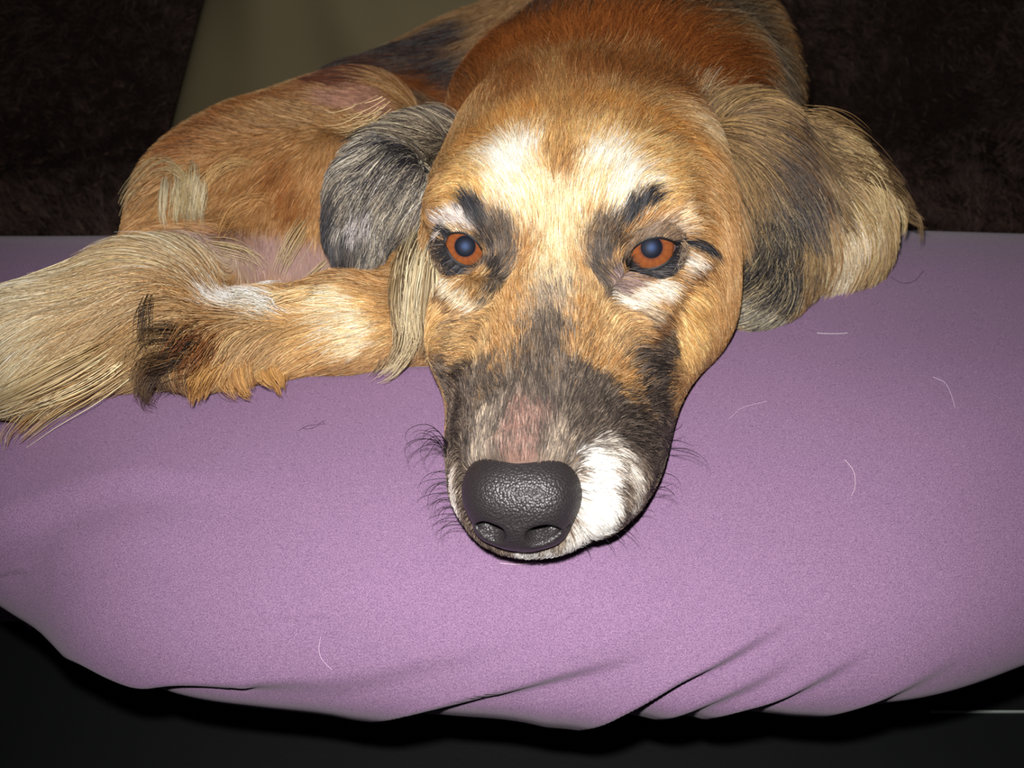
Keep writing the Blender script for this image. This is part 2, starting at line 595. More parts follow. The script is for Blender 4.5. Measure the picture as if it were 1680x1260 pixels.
# head frame: s to photo right, f along the muzzle, u up; metres, origin between the eyes
def rotvec(w):
    a = np.linalg.norm(w) + 1e-12; kx, ky, kz = w / a
    K = np.array([[0, -kz, ky], [kz, 0, -kx], [-ky, kx, 0]])
    return np.eye(3) + math.sin(a) * K + (1 - math.cos(a)) * K @ K
HEAD_A = rotvec(np.array([-0.0994, -0.0772, -0.1631]))
HEAD_O = np.array([0.0189, 0.3766, CAM_Z - 0.2198])
HAX = np.stack([HEAD_A @ np.array([1., 0, 0]), HEAD_A @ np.array([0, -1., 0]), HEAD_A @ np.array([0, 0, 1.])])   # rows s,f,u


def H(s_, f_, u_):
    """head-frame centimetres to world"""
    return HEAD_O + 0.01 * (s_ * HAX[0] + f_ * HAX[1] + u_ * HAX[2])


EYE_C = {-1: H(-4.0, -.1, -.1), 1: H(4.0, -.1, -.1)}
EYE_R = 0.0125

body = Field((-0.40, 0.20, SEAT_Z - .01), (0.34, 1.0, CAM_Z + .06), 0.0027)
B = body
# torso curled behind the head, from shoulders round to the rump on the left
B.cap(P(1020, 190, .56), P(1045, 115, .70), .058, .076, .03)            # neck
B.cap(P(1020, 160, .72), P(820, 210, .79), .084, .078, .03)             # ribcage
B.cap(P(820, 205, .79), P(610, 240, .75), .080, .060, .03)              # loin
B.ell(P(970, 175, .575), (.078, .060, .040), k=.05)                     # thick fur over the nape
B.ell(P(570, 325, .68), (.070, .08, .068), k=.03)                       # rump
B.cap(P(1100, 190, .68), P(1120, 270, .60), .075, .05, .03)             # shoulder behind the right ear
# thigh and folded hind leg
B.cap(P(520, 325, .60), P(405, 350, .575), .058, .046, .03)
B.cap(P(560, 258, .63), P(425, 310, .60), .040, .046, .03)
B.ell(P(598, 190, .60), (.026, .03, .020), k=.025)                       # knob of the hip
B.cap(P(330, 360, .56), P(285, 440, .53), .034, .028, .03)              # back of the thigh
B.cap(P(540, 340, .55), P(640, 470, .52), .040, .030, .025)             # towards the knee
B.ell(P(455, 450, .54), (.05, .035, .035), k=.02)                       # belly skin in the crook
B.cap(P(725, 525, .482), P(560, 530, .468), .0235, .0205, .012)         # shank on the cushion
B.cap(P(560, 530, .468), P(450, 550, .458), .0205, .015, .012)
B.cap(P(450, 550, .458), P(330, 575, .446), .015, .014, .012)           # hind foot
B.cap(P(700, 500, .50), P(760, 440, .53), .028, .04, .02)
# tail lying along the cushion towards the left edge
B.cap(P(330, 478, .50), P(240, 516, .468), .027, .025, .02)
B.cap(P(240, 516, .468), P(60, 575, .450), .025, .018, .02)
B.cap(P(60, 575, .450), P(-90, 625, .456), .018, .010, .02)
# head
Ah = HAX
def hell(c, r, k=.012, sub=False, tilt=None):
    A = Ah if tilt is None else tilt @ Ah
    B.ell(H(*c), np.asarray(r) * .01, A, k, sub)
def hcap(a, b, ra, rb, k=.012, sub=False):
    B.cap(H(*a), H(*b), ra * .01, rb * .01, k, sub)
hell((0.2, -5.6, 0.4), (6.7, 6.8, 4.4))
hell((0, -10.2, .5), (6.2, 5.0, 4.7), .025)
for sd_ in (-1, 1):
    o = .35 if sd_ > 0 else .6                                      # the head lies rolled a little to its left
    hell((sd_ * 2.5, -1.6, 1.2), (2.5, 2.6, 2.1), .014)
    hell((sd_ * 5.0 + o, -3.6, -2.6), (2.35, 4.8, 4.2), .016)
    hcap((sd_ * 1.5, 1.0, -2.6), (sd_ * 1.2 + .3, 9.8, -5.0), 2.7, 1.7, .014)
    hell((sd_ * 2.2 + o + .1, 7.4, -5.4), (1.75, 4.2, 1.9), .010)
    hell((sd_ * 3.6, 2.2, -3.0), (1.7, 2.8, 2.0), .016)
    hcap((sd_ * 4.5 + o, -2.5, -4.4), (sd_ * 2.4 + o, 6.0, -5.4), 2.3, 1.65, .014)
    hell((sd_ * 4.3, -1.4, 1.3), (1.3, 1.2, .8), .010)
    hell((sd_ * 2.7 + o, 4.5, -6.3), (1.7, 4.8, 1.7), .012)
hcap((0, -.3, -.9), (0, 10.2, -3.75), 2.3, 1.65, .014)
hcap((0.4, -4, -5.0), (0.4, 9.0, -6.5), 3.0, 1.5, .012)
hell((0.1, 10.5, -4.9), (1.75, 1.3, 1.5), .008)
for sd_ in (-1, 1):
    B.ell(EYE_C[sd_] + 0.004 * HAX[1], .0135, k=.004, sub=True)
    hell((sd_ * 3.1, .7, -.5), (.75, .7, .55), .006, True)                # inner corner
hell((.1, 11.2, -6.1), (1.9, 1.05, .85), .008)
# keep the belly off the sofa seat
zz = B.lo[2] + B.h * np.arange(B.n[2])
B.d = np.maximum(B.d, (SEAT_Z + .034 - zz)[None, None, :])
bv, bq = B.mesh()

dog = empty('dog', H(0, 0, -6.5), 'long haired tan dog with dark muzzle resting its chin on the purple cushion', 'dog')


def lock_in_image(x, y, d):
    return P(x, y, d)


# ears: soft flaps, each its own surface
def pads(field, items, k):
    for (x, y, d, ang, ra, rb, th_) in items:
        c = P(x, y, d)
        a = math.radians(ang)
        e1 = math.cos(a) * RIGHT - math.sin(a) * UP
        e3 = unit(c - CAM); e1 = unit(e1 - e3 * (e1 @ e3)); e2 = np.cross(e3, e1)
        field.ell(c, (ra * d / F, rb * d / F, th_), np.stack([e1, e2, e3]), k)


earL = Field(P(470, 520, .42) - .03, P(790, 100, .52) + .05, 0.0022)
pads(earL, [(712, 225, .502, 160, 46, 36, .010), (660, 255, .487, 150, 60, 46, .010), (612, 305, .472, 105, 64, 50, .010),
            (660, 325, .471, 95, 56, 44, .009), (584, 368, .470, 82, 62, 30, .008), (572, 412, .470, 75, 32, 19, .007)], .012)
earR = Field(P(1120, 600, .47) - .03, P(1540, 100, .56) + .05, 0.0024)
pads(earR, [(1215, 215, .492, 20, 60, 40, .014), (1262, 280, .495, 70, 90, 52, .013), (1285, 380, .497, 80, 95, 52, .012),
            (1268, 470, .490, 120, 58, 40, .011), (1232, 508, .483, 160, 42, 24, .009),
            (1335, 290, .520, 45, 96, 64, .016), (1375, 375, .525, 70, 76, 52, .015), (1345, 430, .517, 120, 60, 40, .012)], .015)
elv, elq = earL.mesh()
erv, erq = earR.mesh()


def bvh_of(v, q):
    return BVHTree.FromPolygons(v.tolist(), q.tolist())


def hit(bvh, x, y, guess=.48):
    r = bvh.ray_cast(Vector(CAM), Vector(ray(x, y)))
    if r[0] is None:
        r = bvh.find_nearest(Vector(P(x, y, guess)))
    return np.array(r[0])


def seg_dist(p, poly):
    """distance from points (N,3) to a 3-D polyline"""
    if len(poly) == 1:
        return np.linalg.norm(p - poly[0], axis=1)
    best = np.full(len(p), 1e9)
    for a, b_ in zip(poly[:-1], poly[1:]):
        ab = b_ - a
        t = np.clip(((p - a) @ ab) / (ab @ ab + 1e-12), 0, 1)
        best = np.minimum(best, np.linalg.norm(p - a - t[:, None] * ab, axis=1))
    return best


def prep_paint(bvh, strokes, guess=.48):
    out = []
    for cols, op, rpx, soft, pl in strokes:
        if not isinstance(cols, list): cols = [cols]
        p3 = [hit(bvh, x, y, guess) for x, y in pl]
        d = np.mean([(q - CAM) @ FWD for q in p3])
        out.append((np.array(cols, float), op, rpx * d / F, soft, np.array(p3)))
    return out


def paint(p, base, strokes, rng=None):
    """colours for points p: hairs mix at the borders of each marking; without rng the mean colour"""
    n = len(p)
    base = np.atleast_2d(np.array(base, float))
    c = base[rng.integers(0, len(base), n)] if rng is not None else np.repeat(base.mean(0)[None], n, 0)
    wob = noise3(p, .014, 31, 2)[:, 0]
    if rng is not None:
        streak = hash3(np.floor(p / .0018), 9)
        pickf = np.where(rng.random(n) < .55, streak[:, 0] * .5 + .5, rng.random(n)) * .999
    for cols, op, r, soft, poly in strokes:
        d = seg_dist(p, poly) / r + .22 * wob
        w = op * (1 - sstep(1 - soft, 1 + soft * .6, d))
        if rng is not None:
            w = sstep(.2, .8, w + ((rng.random(n) - .5) * .6 + .3 * streak[:, 1]) * (w > .01) * (w < .97))
            pick = cols[(pickf * len(cols)).astype(int)]
        else:
            pick = cols.mean(0)[None]
        c = c + (pick - c) * w[:, None]
    return c


def prep_comb(bvh, combs, guess=.48):
    A = np.array([hit(bvh, c[0], c[1], guess) for c in combs])
    D = np.array([unit(c[2] * RIGHT - c[3] * UP) for c in combs])
    L = np.array([c[4] for c in combs]) * .01
    lift = np.radians([c[5] if len(c) > 5 else 14 for c in combs])
    return A, D, L, lift


def comb_eval(p, comb):
    A, D, L, lift = comb
    d2 = (p ** 2).sum(1)[:, None] + (A ** 2).sum(1)[None] - 2 * p @ A.T
    w = 1 / (np.maximum(d2, 0) + .008 ** 2) ** 2
    w /= w.sum(1, keepdims=True)
    return w @ D, w @ L, w @ lift


def fur(name, v, q, field, comb, base, strokes, n, parent, weight, rng, K=5, rad=.00013, jitter=.25, clump=.5, cell=.004, gravity=0.0,
        lvar=.3, pull=.5, tone=.30, floor_bvh=None, tip=1.08, wav=.12):
    p, nn, ids, w = mesh_roots(v, q, n, rng, weight)
    nn = field.grad(p) if field is not None else nn * np.sign((nn * (CAM - p)).sum(1, keepdims=True))
    col = paint(p, base, strokes, rng)
    col = lin(np.clip(col, 0, 255)) * np.exp(rng.normal(0, tone, (n, 1)))
    col *= 1 + .12 * noise3(p, .006, 77, 2)[:, :1]
    pts_ = np.zeros((n, K, 3)); pts_[:, 0] = p
    D, L, lift = comb_eval(p, comb)
    L = L * rng.uniform(1 - lvar, 1 + lvar, n)
    c1 = np.floor((p + .35 * cell * noise3(p, cell * 3, 5, 1)) / cell)
    hv = hash3(c1, 3) * clump + jitter * rng.normal(size=(n, 3)) + wav * 2 * noise3(p, .03, 15, 2)
    cur = p.copy()
    step = L / (K - 1)
    cellc = (c1 + .5) * cell
    for j in range(1, K):
        s_ = j / (K - 1)
        if j > 1 and L.max() > .015:
            D, _, _ = comb_eval(cur, comb)
            g = field.grad(cur) if field is not None else nn
        elif j == 1:
            g = nn
        T = D + .35 * hv * np.linalg.norm(D, axis=1, keepdims=True) + np.array([0, 0, -1.0]) * gravity * s_
        T = unit(T - (T * g).sum(1, keepdims=True) * g)
        lf = lift * (1.0 if j == 1 else .6 * (1 - s_) + .15)
        T = T * np.cos(lf)[:, None] + g * np.sin(lf)[:, None]
        cur = cur + T * step[:, None]
        if clump > 0:
            off = (cellc - p); off = off - (off * g).sum(1, keepdims=True) * g
            cur = cur + off * (.16 * clump)
        if field is not None:
            tgt = L * s_ * np.sin(lift) * .8 + .0002
            d_ = field.sample(cur)
            g2 = field.grad(cur)
            e = tgt - d_
            near = np.abs(d_) < .03
            cur = cur + g2 * (np.where(e > 0, e, e * pull) * near)[:, None]
        pts_[:, j] = cur
    if floor_bvh is not None:
        pass
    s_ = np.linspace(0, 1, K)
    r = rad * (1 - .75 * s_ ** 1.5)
    shade = .72 + (tip - .72) * s_  # self-shading of the fur put into the colour, darker at the roots
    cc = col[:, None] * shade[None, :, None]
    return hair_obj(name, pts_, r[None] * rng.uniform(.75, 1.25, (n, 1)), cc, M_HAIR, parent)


# palettes (sRGB of the coat; the red-brown is darkened for shade)
GOLD = [(176, 130, 78), (154, 106, 58), (190, 148, 98), (200, 168, 124), (134, 94, 54)]
REDB = [(140, 78, 34), (118, 62, 28), (158, 94, 44)]
CREAM = [(246, 230, 196), (250, 240, 214), (232, 204, 154), (220, 180, 120)]
BUFF = [(222, 178, 112), (236, 200, 142), (206, 154, 88)]
GRIZ = [(60, 53, 49), (82, 72, 65), (124, 110, 97), (72, 63, 57)]
GRIZL = [(124, 110, 98), (182, 164, 142), (150, 134, 118), (102, 91, 84)]
DARK = [(34, 29, 28), (48, 41, 38), (70, 60, 54), (112, 98, 88)]
BLACK = [(20, 20, 24), (30, 30, 34), (44, 44, 50), (84, 82, 86)]
WHITE = [(250, 248, 242), (240, 234, 226)]
PALEG = [(226, 212, 204), (240, 232, 226), (176, 160, 152)]
TANG = [(198, 158, 104), (176, 132, 84), (214, 180, 128), (120, 96, 72)]
PINK = [(150, 112, 100), (122, 92, 84), (176, 142, 128)]

HEAD_PAINT = [
    # crown, forehead
    (REDB, 1, 95, .7, [(740, 170), (830, 100), (950, 70), (1090, 85), (1170, 150)]),  # this and the next: crown darkened for light falling off over the skull
    ([(142, 86, 42), (120, 70, 34), (162, 106, 58), (96, 60, 34)], .95, 64, .8, [(760, 195), (860, 150), (960, 135), (1090, 150)]),
    ([(206, 142, 72), (186, 120, 54), (222, 172, 106), (150, 104, 60)], .85, 46, .9, [(780, 240), (900, 195), (1000, 190), (1110, 230)]),
    (BUFF, .95, 84, .9, [(790, 290), (940, 265), (1080, 290)]),
    (CREAM + WHITE, 1, 56, .9, [(840, 265), (850, 310)]),  # this and the next: cream coat, whitened for the flash glare
    (CREAM + WHITE, 1, 62, .9, [(990, 280), (1015, 315)]),
    (WHITE + CREAM[:2], .95, 34, 1, [(842, 262), (850, 290)]),  # this and the next: flash hot spots painted white
    (WHITE + CREAM[:2], .9, 34, 1, [(990, 285), (1004, 310)]),
    (CREAM, .9, 46, .8, [(880, 330), (920, 350), (960, 330)]),
    ([(176, 128, 74), (140, 100, 64), (206, 160, 100)], .75, 26, .9, [(905, 130), (912, 200), (922, 300)]),
    ([(230, 206, 160), (240, 222, 186), (206, 172, 122)], .9, 44, .8, [(918, 360), (912, 440), (905, 480)]),
    # pale hair by the ear roots
    ([(214, 184, 140), (196, 160, 110), (230, 206, 170)], .8, 36, .8, [(1110, 190), (1180, 185), (1205, 215)]),
    ([(150, 124, 88), (196, 168, 122), (104, 84, 62)], .7, 26, .8, [(1190, 240), (1216, 300), (1222, 350)]),
    ([(120, 96, 70), (180, 150, 110), (70, 56, 46), (44, 38, 36)], .9, 26, .9, [(730, 180), (712, 215), (706, 260)]),
    # cheeks
    (GOLD, 1, 55, .6, [(1140, 330), (1195, 420), (1180, 490)]),
    ([(140, 96, 50), (112, 76, 42), (166, 120, 68)], .8, 20, .9, [(1226, 360), (1224, 440), (1205, 500)]),
    (BUFF, .8, 46, .8, [(1120, 490), (1130, 540), (1090, 570)]),
    (GOLD, 1, 30, .7, [(722, 300), (712, 350)]),
    # muzzle
    ([(120, 104, 92), (84, 72, 64), (160, 142, 124), (62, 52, 48)], 1, 84, .4, [(750, 640), (750, 720), (770, 820), (900, 870), (1010, 830), (1085, 740)]),
    ([(150, 124, 98), (120, 98, 80), (186, 160, 128), (96, 80, 68)], .9, 40, .8, [(770, 520), (780, 590)]),
    ([(196, 172, 140), (160, 138, 114), (216, 196, 168), (110, 94, 82)], .85, 30, .9, [(1050, 500), (1075, 530)]),
    (TANG, .95, 50, .7, [(800, 490), (775, 560), (770, 600)]),
    ([(196, 158, 106), (176, 136, 88), (212, 180, 132), (150, 118, 84)], .95, 44, .8, [(985, 480), (1010, 560)]),
    (GRIZL + [(210, 184, 146)], .9, 52, 1, [(905, 490), (895, 545)]),
    (GRIZ, .95, 58, 1, [(895, 560), (885, 610), (880, 640)]),
    (GRIZ, .95, 58, .9, [(775, 650), (850, 640), (960, 640)]),
    (GRIZ, 1, 80, .5, [(800, 700), (900, 690), (990, 680)]),
    (DARK, .95, 56, .9, [(1060, 600), (1075, 650), (1035, 700), (1075, 720)]),
    (DARK, .95, 34, .7, [(1080, 560), (1060, 600)]),
    (DARK, .9, 28, .7, [(760, 620), (752, 680), (752, 720)]),
    (GRIZL, .8, 30, .8, [(790, 700), (785, 745)]),
    (PINK + [(110, 92, 84)], .85, 36, 1, [(862, 690), (850, 730), (860, 765)]),
    (GRIZL, .8, 24, .8, [(920, 720), (905, 760)]),
    (DARK, .85, 16, .8, [(770, 690), (764, 760)]),
    (PALEG, .9, 16, .7, [(748, 770), (752, 830), (770, 870)]),
    (WHITE, 1, 36, .8, [(978, 765), (982, 810), (968, 860)]),
    (WHITE, 1, 28, .8, [(940, 882), (980, 862), (1000, 835)]),
    (WHITE, .9, 22, .6, [(800, 893), (860, 900), (930, 893)]),
    ([(200, 190, 178), (110, 100, 92), (230, 222, 210)], .85, 24, .8, [(1000, 735), (1040, 780), (1035, 830)]),
    (DARK, .9, 26, .8, [(1100, 700), (1088, 745), (1062, 800)]),
    (DARK + [(120, 100, 82)], .9, 22, .8, [(742, 640), (736, 700), (738, 740)]),
    # left eye
    (PALEG, 1, 14, .8, [(728, 370), (750, 362), (770, 364), (782, 372)]),
    (BLACK + GRIZ[:2], 1, 16, .9, [(768, 335), (784, 352), (800, 378)]),
    (BLACK, 1, 10, .8, [(772, 338), (786, 354), (802, 380)]),
    (GRIZ, .95, 27, .9, [(818, 380), (824, 420), (814, 450)]),
    (GRIZL + GRIZ + [(196, 160, 112)], .8, 22, 1, [(812, 462), (800, 488)]),
    (DARK, .9, 7, .9, [(800, 436), (812, 448)]),
    (DARK, .9, 7, .9, [(1028, 436), (1014, 450)]),
    (DARK, .9, 14, .7, [(802, 400), (800, 440)]),
    ([(226, 208, 178), (206, 182, 146), (240, 228, 204)], 1, 13, .8, [(716, 408), (726, 438), (748, 472), (778, 500)]),
    ([(104, 74, 48), (80, 56, 40), (140, 104, 66)], .9, 8, .8, [(712, 425), (728, 470), (752, 505)]),
    (BLACK, 1, 5, .7, [(708, 390), (722, 387), (738, 385)]),
    (BLACK, 1, 10, .8, [(732, 404), (740, 421), (752, 434), (768, 443), (792, 442)]),
    (DARK, 1, 8, .6, [(790, 440), (806, 452)]),
    # right eye
    ([(170, 146, 126), (206, 188, 172), (112, 94, 82), (186, 158, 130)], 1, 16, .9, [(1036, 388), (1066, 374), (1100, 368), (1118, 378)]),
    ([(220, 180, 130), (236, 210, 176)], .8, 14, .7, [(1110, 350), (1125, 372)]),
    (BLACK + GRIZ[:2], 1, 18, .9, [(1062, 334), (1040, 348), (1024, 372)]),
    (BLACK, 1, 12, .8, [(1058, 336), (1040, 350), (1026, 372)]),
    (GRIZ, .95, 27, .9, [(992, 380), (986, 425), (996, 462), (1012, 486)]),
    (DARK, .9, 12, .7, [(1012, 395), (1020, 440)]),
    ([(226, 212, 194), (208, 190, 168), (240, 230, 214)], 1, 19, .6, [(1020, 490), (1075, 468), (1130, 425)]),
    ([(98, 66, 42), (70, 50, 36), (130, 92, 58)], .95, 9, .8, [(1148, 424), (1112, 470), (1085, 510), (1055, 560)]),
    (BLACK, 1, 9, .6, [(1112, 397), (1136, 398), (1160, 402)]),
    (BLACK + [(90, 84, 84)], 1, 12, .6, [(1036, 443), (1062, 448), (1092, 440), (1116, 416)]),
    ([(150, 128, 124), (120, 100, 98)], .8, 12, .7, [(1035, 455), (1015, 470)]),
]
BODY_PAINT = [
    # neck, shoulder, back
    ([(74, 40, 21), (60, 34, 19), (92, 52, 26), (40, 27, 20)], 1, 70, .7, [(860, 70), (1000, 50), (1100, 80), (1160, 120)]),  # nape darkened in the colour for the shadow behind the crown
    ([(70, 48, 32), (50, 38, 30), (110, 80, 50), (36, 30, 28), (124, 70, 34)], 1, 62, .9, [(870, 34), (960, 12), (1080, 18), (1200, 45)]),
    ([(92, 48, 22), (110, 60, 28)], .9, 22, .9, [(1090, 95), (1140, 125), (1190, 175)]),  # shading in the fold between crown and ruff, painted dark red
    ([(150, 86, 38), (120, 64, 30)], .8, 30, .8, [(1110, 70), (1180, 130)]),
    ([(66, 52, 40), (104, 86, 64), (48, 38, 32)], .9, 50, .8, [(960, 15), (1060, 10), (1180, 20)]),
    ([(120, 102, 76), (70, 56, 44), (176, 154, 124), (46, 38, 34)], 1, 84, .7, [(1110, 0), (1190, 40), (1250, 110), (1290, 190)]),
    # thigh
    ([(186, 138, 86), (166, 114, 64), (202, 158, 110)], 1, 160, .6, [(400, 290), (520, 280)]),
    ([(170, 112, 62), (146, 92, 48), (128, 78, 42)], .85, 34, .9, [(300, 250), (400, 175), (520, 140)]),
    ([(186, 140, 116), (170, 124, 104)], .9, 38, .8, [(560, 160), (620, 165)]),
    ([(150, 90, 44), (130, 76, 38)], .6, 36, .9, [(455, 290), (480, 350)]),
    ([(172, 140, 134), (150, 118, 114), (190, 160, 150)], .95, 52, .7, [(370, 410), (450, 420), (540, 440)]),
    (BLACK + [(104, 56, 30), (130, 124, 116), (60, 36, 26)], 1, 62, .7, [(560, 118), (640, 92), (720, 62), (790, 40)]),
    (BLACK + [(94, 50, 28), (110, 108, 110)], 1, 60, .7, [(860, 60), (780, 105), (690, 128)]),
    ([(96, 48, 28), (60, 38, 28), (120, 62, 34)], .95, 40, .8, [(680, 100), (610, 128), (560, 130)]),
    ([(110, 56, 30), (140, 74, 38)], .8, 26, .8, [(700, 150), (690, 170)]),
    (BLACK + [(104, 56, 30), (130, 124, 116), (60, 36, 26)], 1, 74, .6, [(730, 120), (780, 90), (830, 60), (770, 140)]),
    ([(186, 140, 116), (170, 124, 104)], .9, 34, .8, [(560, 165), (622, 165)]),
    # shank and foot
    ([(212, 168, 108), (190, 142, 84), (224, 186, 132)], 1, 70, .5, [(720, 520), (600, 525), (480, 555)]),
    (CREAM, .95, 42, .8, [(560, 500), (600, 545)]),
    (WHITE, 1, 32, .7, [(415, 495), (450, 500)]),
    ([(186, 150, 104), (160, 122, 80), (206, 174, 126)], 1, 56, .7, [(440, 570), (360, 570), (330, 540)]),
    ([(120, 66, 32), (90, 52, 30)], .9, 26, .8, [(340, 545), (330, 575)]),
    (DARK + [(70, 46, 30)], 1, 34, .7, [(310, 580), (250, 590)]),
    # tail
    ([(220, 202, 166), (190, 168, 130), (234, 222, 194), (204, 184, 148)], 1, 110, .5, [(300, 430), (200, 490), (60, 550), (-80, 600)]),
    ([(176, 146, 104), (196, 166, 120)], .7, 40, .9, [(330, 480), (300, 530)]),
]
HEAD_COMB = [
    (850, 745, 0, -1, .30, 22), (805, 735, -.3, -1, .32, 18), (905, 735, .35, -1, .32, 18), (850, 680, 0, -1, .42, 18), (890, 610, 0, -1, .5, 18), (900, 540, 0, -1, .6, 18),
    (1000, 560, .5, -.8, .5), (800, 560, -.5, -.85, .5), (960, 660, .6, -.75, .45), (790, 640, -.6, -.7, .42), (1050, 650, .9, -.3, .5), (1085, 700, .9, .1, .5),
    (990, 790, .8, .2, .5), (980, 860, .5, .8, .55), (930, 890, .2, 1, .6, 25), (850, 900, -.05, 1, .55, 25), (780, 880, -.6, .8, .45), (1040, 800, .8, .5, .55),
    (745, 700, -.8, -.2, .42), (752, 820, -.7, .5, .45), (760, 560, -.8, .1, .6),
    (915, 440, 0, -1, .65), (960, 470, .3, -.9, .55), (870, 470, -.3, -.9, .55), (918, 350, 0, -1, .8), (830, 300, -.45, -.9, .9), (1000, 300, .35, -.95, .9),
    (910, 220, 0, -1, 1.2), (830, 200, -.35, -.95, 1.3), (1010, 200, .3, -.95, 1.3), (1100, 250, .65, -.55, 1.2), (765, 250, -.75, -.6, 1.2), (725, 320, -1, -.1, .9),
    (1090, 310, .8, -.3, 1.0), (1170, 300, .75, .35, 1.3), (1195, 400, .45, .8, 1.3), (1190, 480, .5, .8, 1.2), (1150, 440, .8, .45, .9), (1130, 540, .75, .5, .9), (1080, 560, .8, .2, .7),
    (760, 350, -.6, -.6, .5), (785, 350, -.35, -.9, .55), (820, 390, -.2, -.95, .5), (815, 440, .5, -.4, .45), (800, 470, .1, .8, .45), (735, 440, -.35, .85, .55), (720, 480, -.4, .8, .6),
    (1045, 345, .25, -.9, .55), (1085, 365, .6, -.6, .5), (1120, 360, .8, -.3, .7), (990, 400, .2, -.9, .5), (990, 450, -.5, -.3, .45), (1030, 480, .5, .5, .5), (1080, 465, .75, .45, .6), (1125, 430, .8, .35, .65),
    (930, 120, 0, -1, 1.8, 22), (850, 130, -.3, -1, 1.7, 22), (1050, 110, .3, -.95, 2.0, 22), (1130, 150, .6, -.8, 2.0, 20), (1180, 190, .95, -.3, 2.4, 16), (760, 170, -.6, -.75, 1.6, 18), (1200, 250, .85, .4, 2.6, 14), (1212, 300, .7, .7, 2.4, 12), (1150, 200, .95, -.25, 2.2, 16), (715, 210, -1, .1, 2.4, 14), (730, 180, -1, -.15, 2.2, 14), (722, 250, -1, .15, 1.6, 12),
]
BODY_COMB = [
    (1000, 55, .2, -.95, 1.5, 24), (900, 70, -.4, -.85, 1.5, 22), (1100, 60, .5, -.75, 1.8, 24), (1180, 90, .8, -.5, 4.0, 22), (1250, 120, .9, .25, 4.5, 20), (1290, 200, .9, .45, 4.0, 18), (1050, 10, .4, -.9, 4.0, 25), (1200, 30, .7, -.7, 4.0, 25),
    (800, 70, -.9, .35, 3.8, 10), (700, 120, -.95, .3, 3.5, 9), (620, 130, -1, .2, 2.5, 10),
    (600, 165, -.9, .2, .5, 10), (520, 160, -.95, .1, .8, 24), (420, 185, -.9, -.1, 1.0, 28), (320, 240, -.8, .2, 1.1, 26), (450, 260, -.35, .9, .7, 16), (550, 260, -.2, 1, .7, 16), (360, 320, -.3, .95, .8, 16), (270, 320, -.4, .9, 1.0, 18),
    (470, 350, -.1, 1, .6, 14), (400, 420, .1, 1, .4, 10), (460, 430, 0, 1, .4, 10), (540, 430, .1, 1, .5, 10), (620, 440, -.3, .9, 1.0, 14),
    (680, 520, -1, .15, 1.0, 12), (600, 490, -1, .05, 1.0, 12), (600, 570, -1, .2, 1.1, 12), (520, 560, -.95, .25, 1.3, 14), (440, 500, -.7, -.3, 1.8, 30), (430, 570, -.7, .6, 2.4, 14), (360, 580, -.5, .85, 2.6, 14), (300, 590, -.3, .95, 3.0, 14),
    (340, 420, -.8, -.3, 3.0, 13), (290, 400, -1, 0, 6.0, 11), (240, 430, -1, .15, 7.5, 9), (180, 470, -1, .25, 7.5, 8), (100, 510, -1, .3, 8.0, 7), (300, 480, -1, .1, 6.5, 7), (230, 530, -1, .35, 7.0, 6), (150, 570, -.95, .45, 7.0, 6), (60, 560, -.95, .35, 7.0, 6), (60, 610, -.9, .5, 7.0, 6), (-40, 600, -.95, .35, 6.0, 6),
]
EARL_PAINT = [
    ([(128, 112, 90), (84, 72, 62), (196, 180, 150), (50, 44, 42)], 1, 70, .6, [(715, 180), (690, 240), (700, 320)]),
    ([(176, 164, 142), (214, 204, 184), (70, 64, 66), (116, 106, 100), (36, 34, 40)], 1, 60, .6, [(650, 230), (640, 300), (650, 350)]),
    (BLACK, 1, 40, .8, [(590, 250), (560, 310), (550, 370), (568, 430)]),
    (BLACK + [(150, 140, 124)], .85, 16, .9, [(690, 260), (650, 290), (600, 350)]),
    (BLACK + [(150, 140, 124)], .8, 12, .9, [(690, 330), (640, 370)]),
    ([(40, 34, 30), (60, 50, 42), (130, 114, 86)], .95, 24, .9, [(705, 195), (650, 208), (605, 240)]),
    ([(210, 200, 196), (230, 220, 214), (150, 140, 140)], .8, 11, .9, [(650, 295), (610, 325)]),
    ([(170, 150, 116), (206, 184, 146), (80, 66, 56)], .8, 26, .8, [(640, 390), (690, 390)]),
]
EARL_COMB = [
    (715, 190, -.95, .0, 2.4, 16), (680, 170, -.95, -.2, 2.6, 20), (640, 170, -1, .1, 3.0, 20), (690, 240, -.95, .15, 2.4, 14), (640, 230, -.92, .35, 2.6, 14), (600, 260, -.75, .65, 2.4, 14),
    (690, 310, -.85, .5, 2.4, 14), (640, 310, -.75, .65, 2.4, 14), (590, 320, -.5, .85, 2.2, 12), (560, 360, -.2, .98, 1.8, 10), (565, 420, .25, .95, 1.5, 10), (650, 380, -.6, .8, 2.2, 14), (695, 380, -.2, .95, 3.0, 12), (600, 400, -.3, .95, 1.8, 12),
]
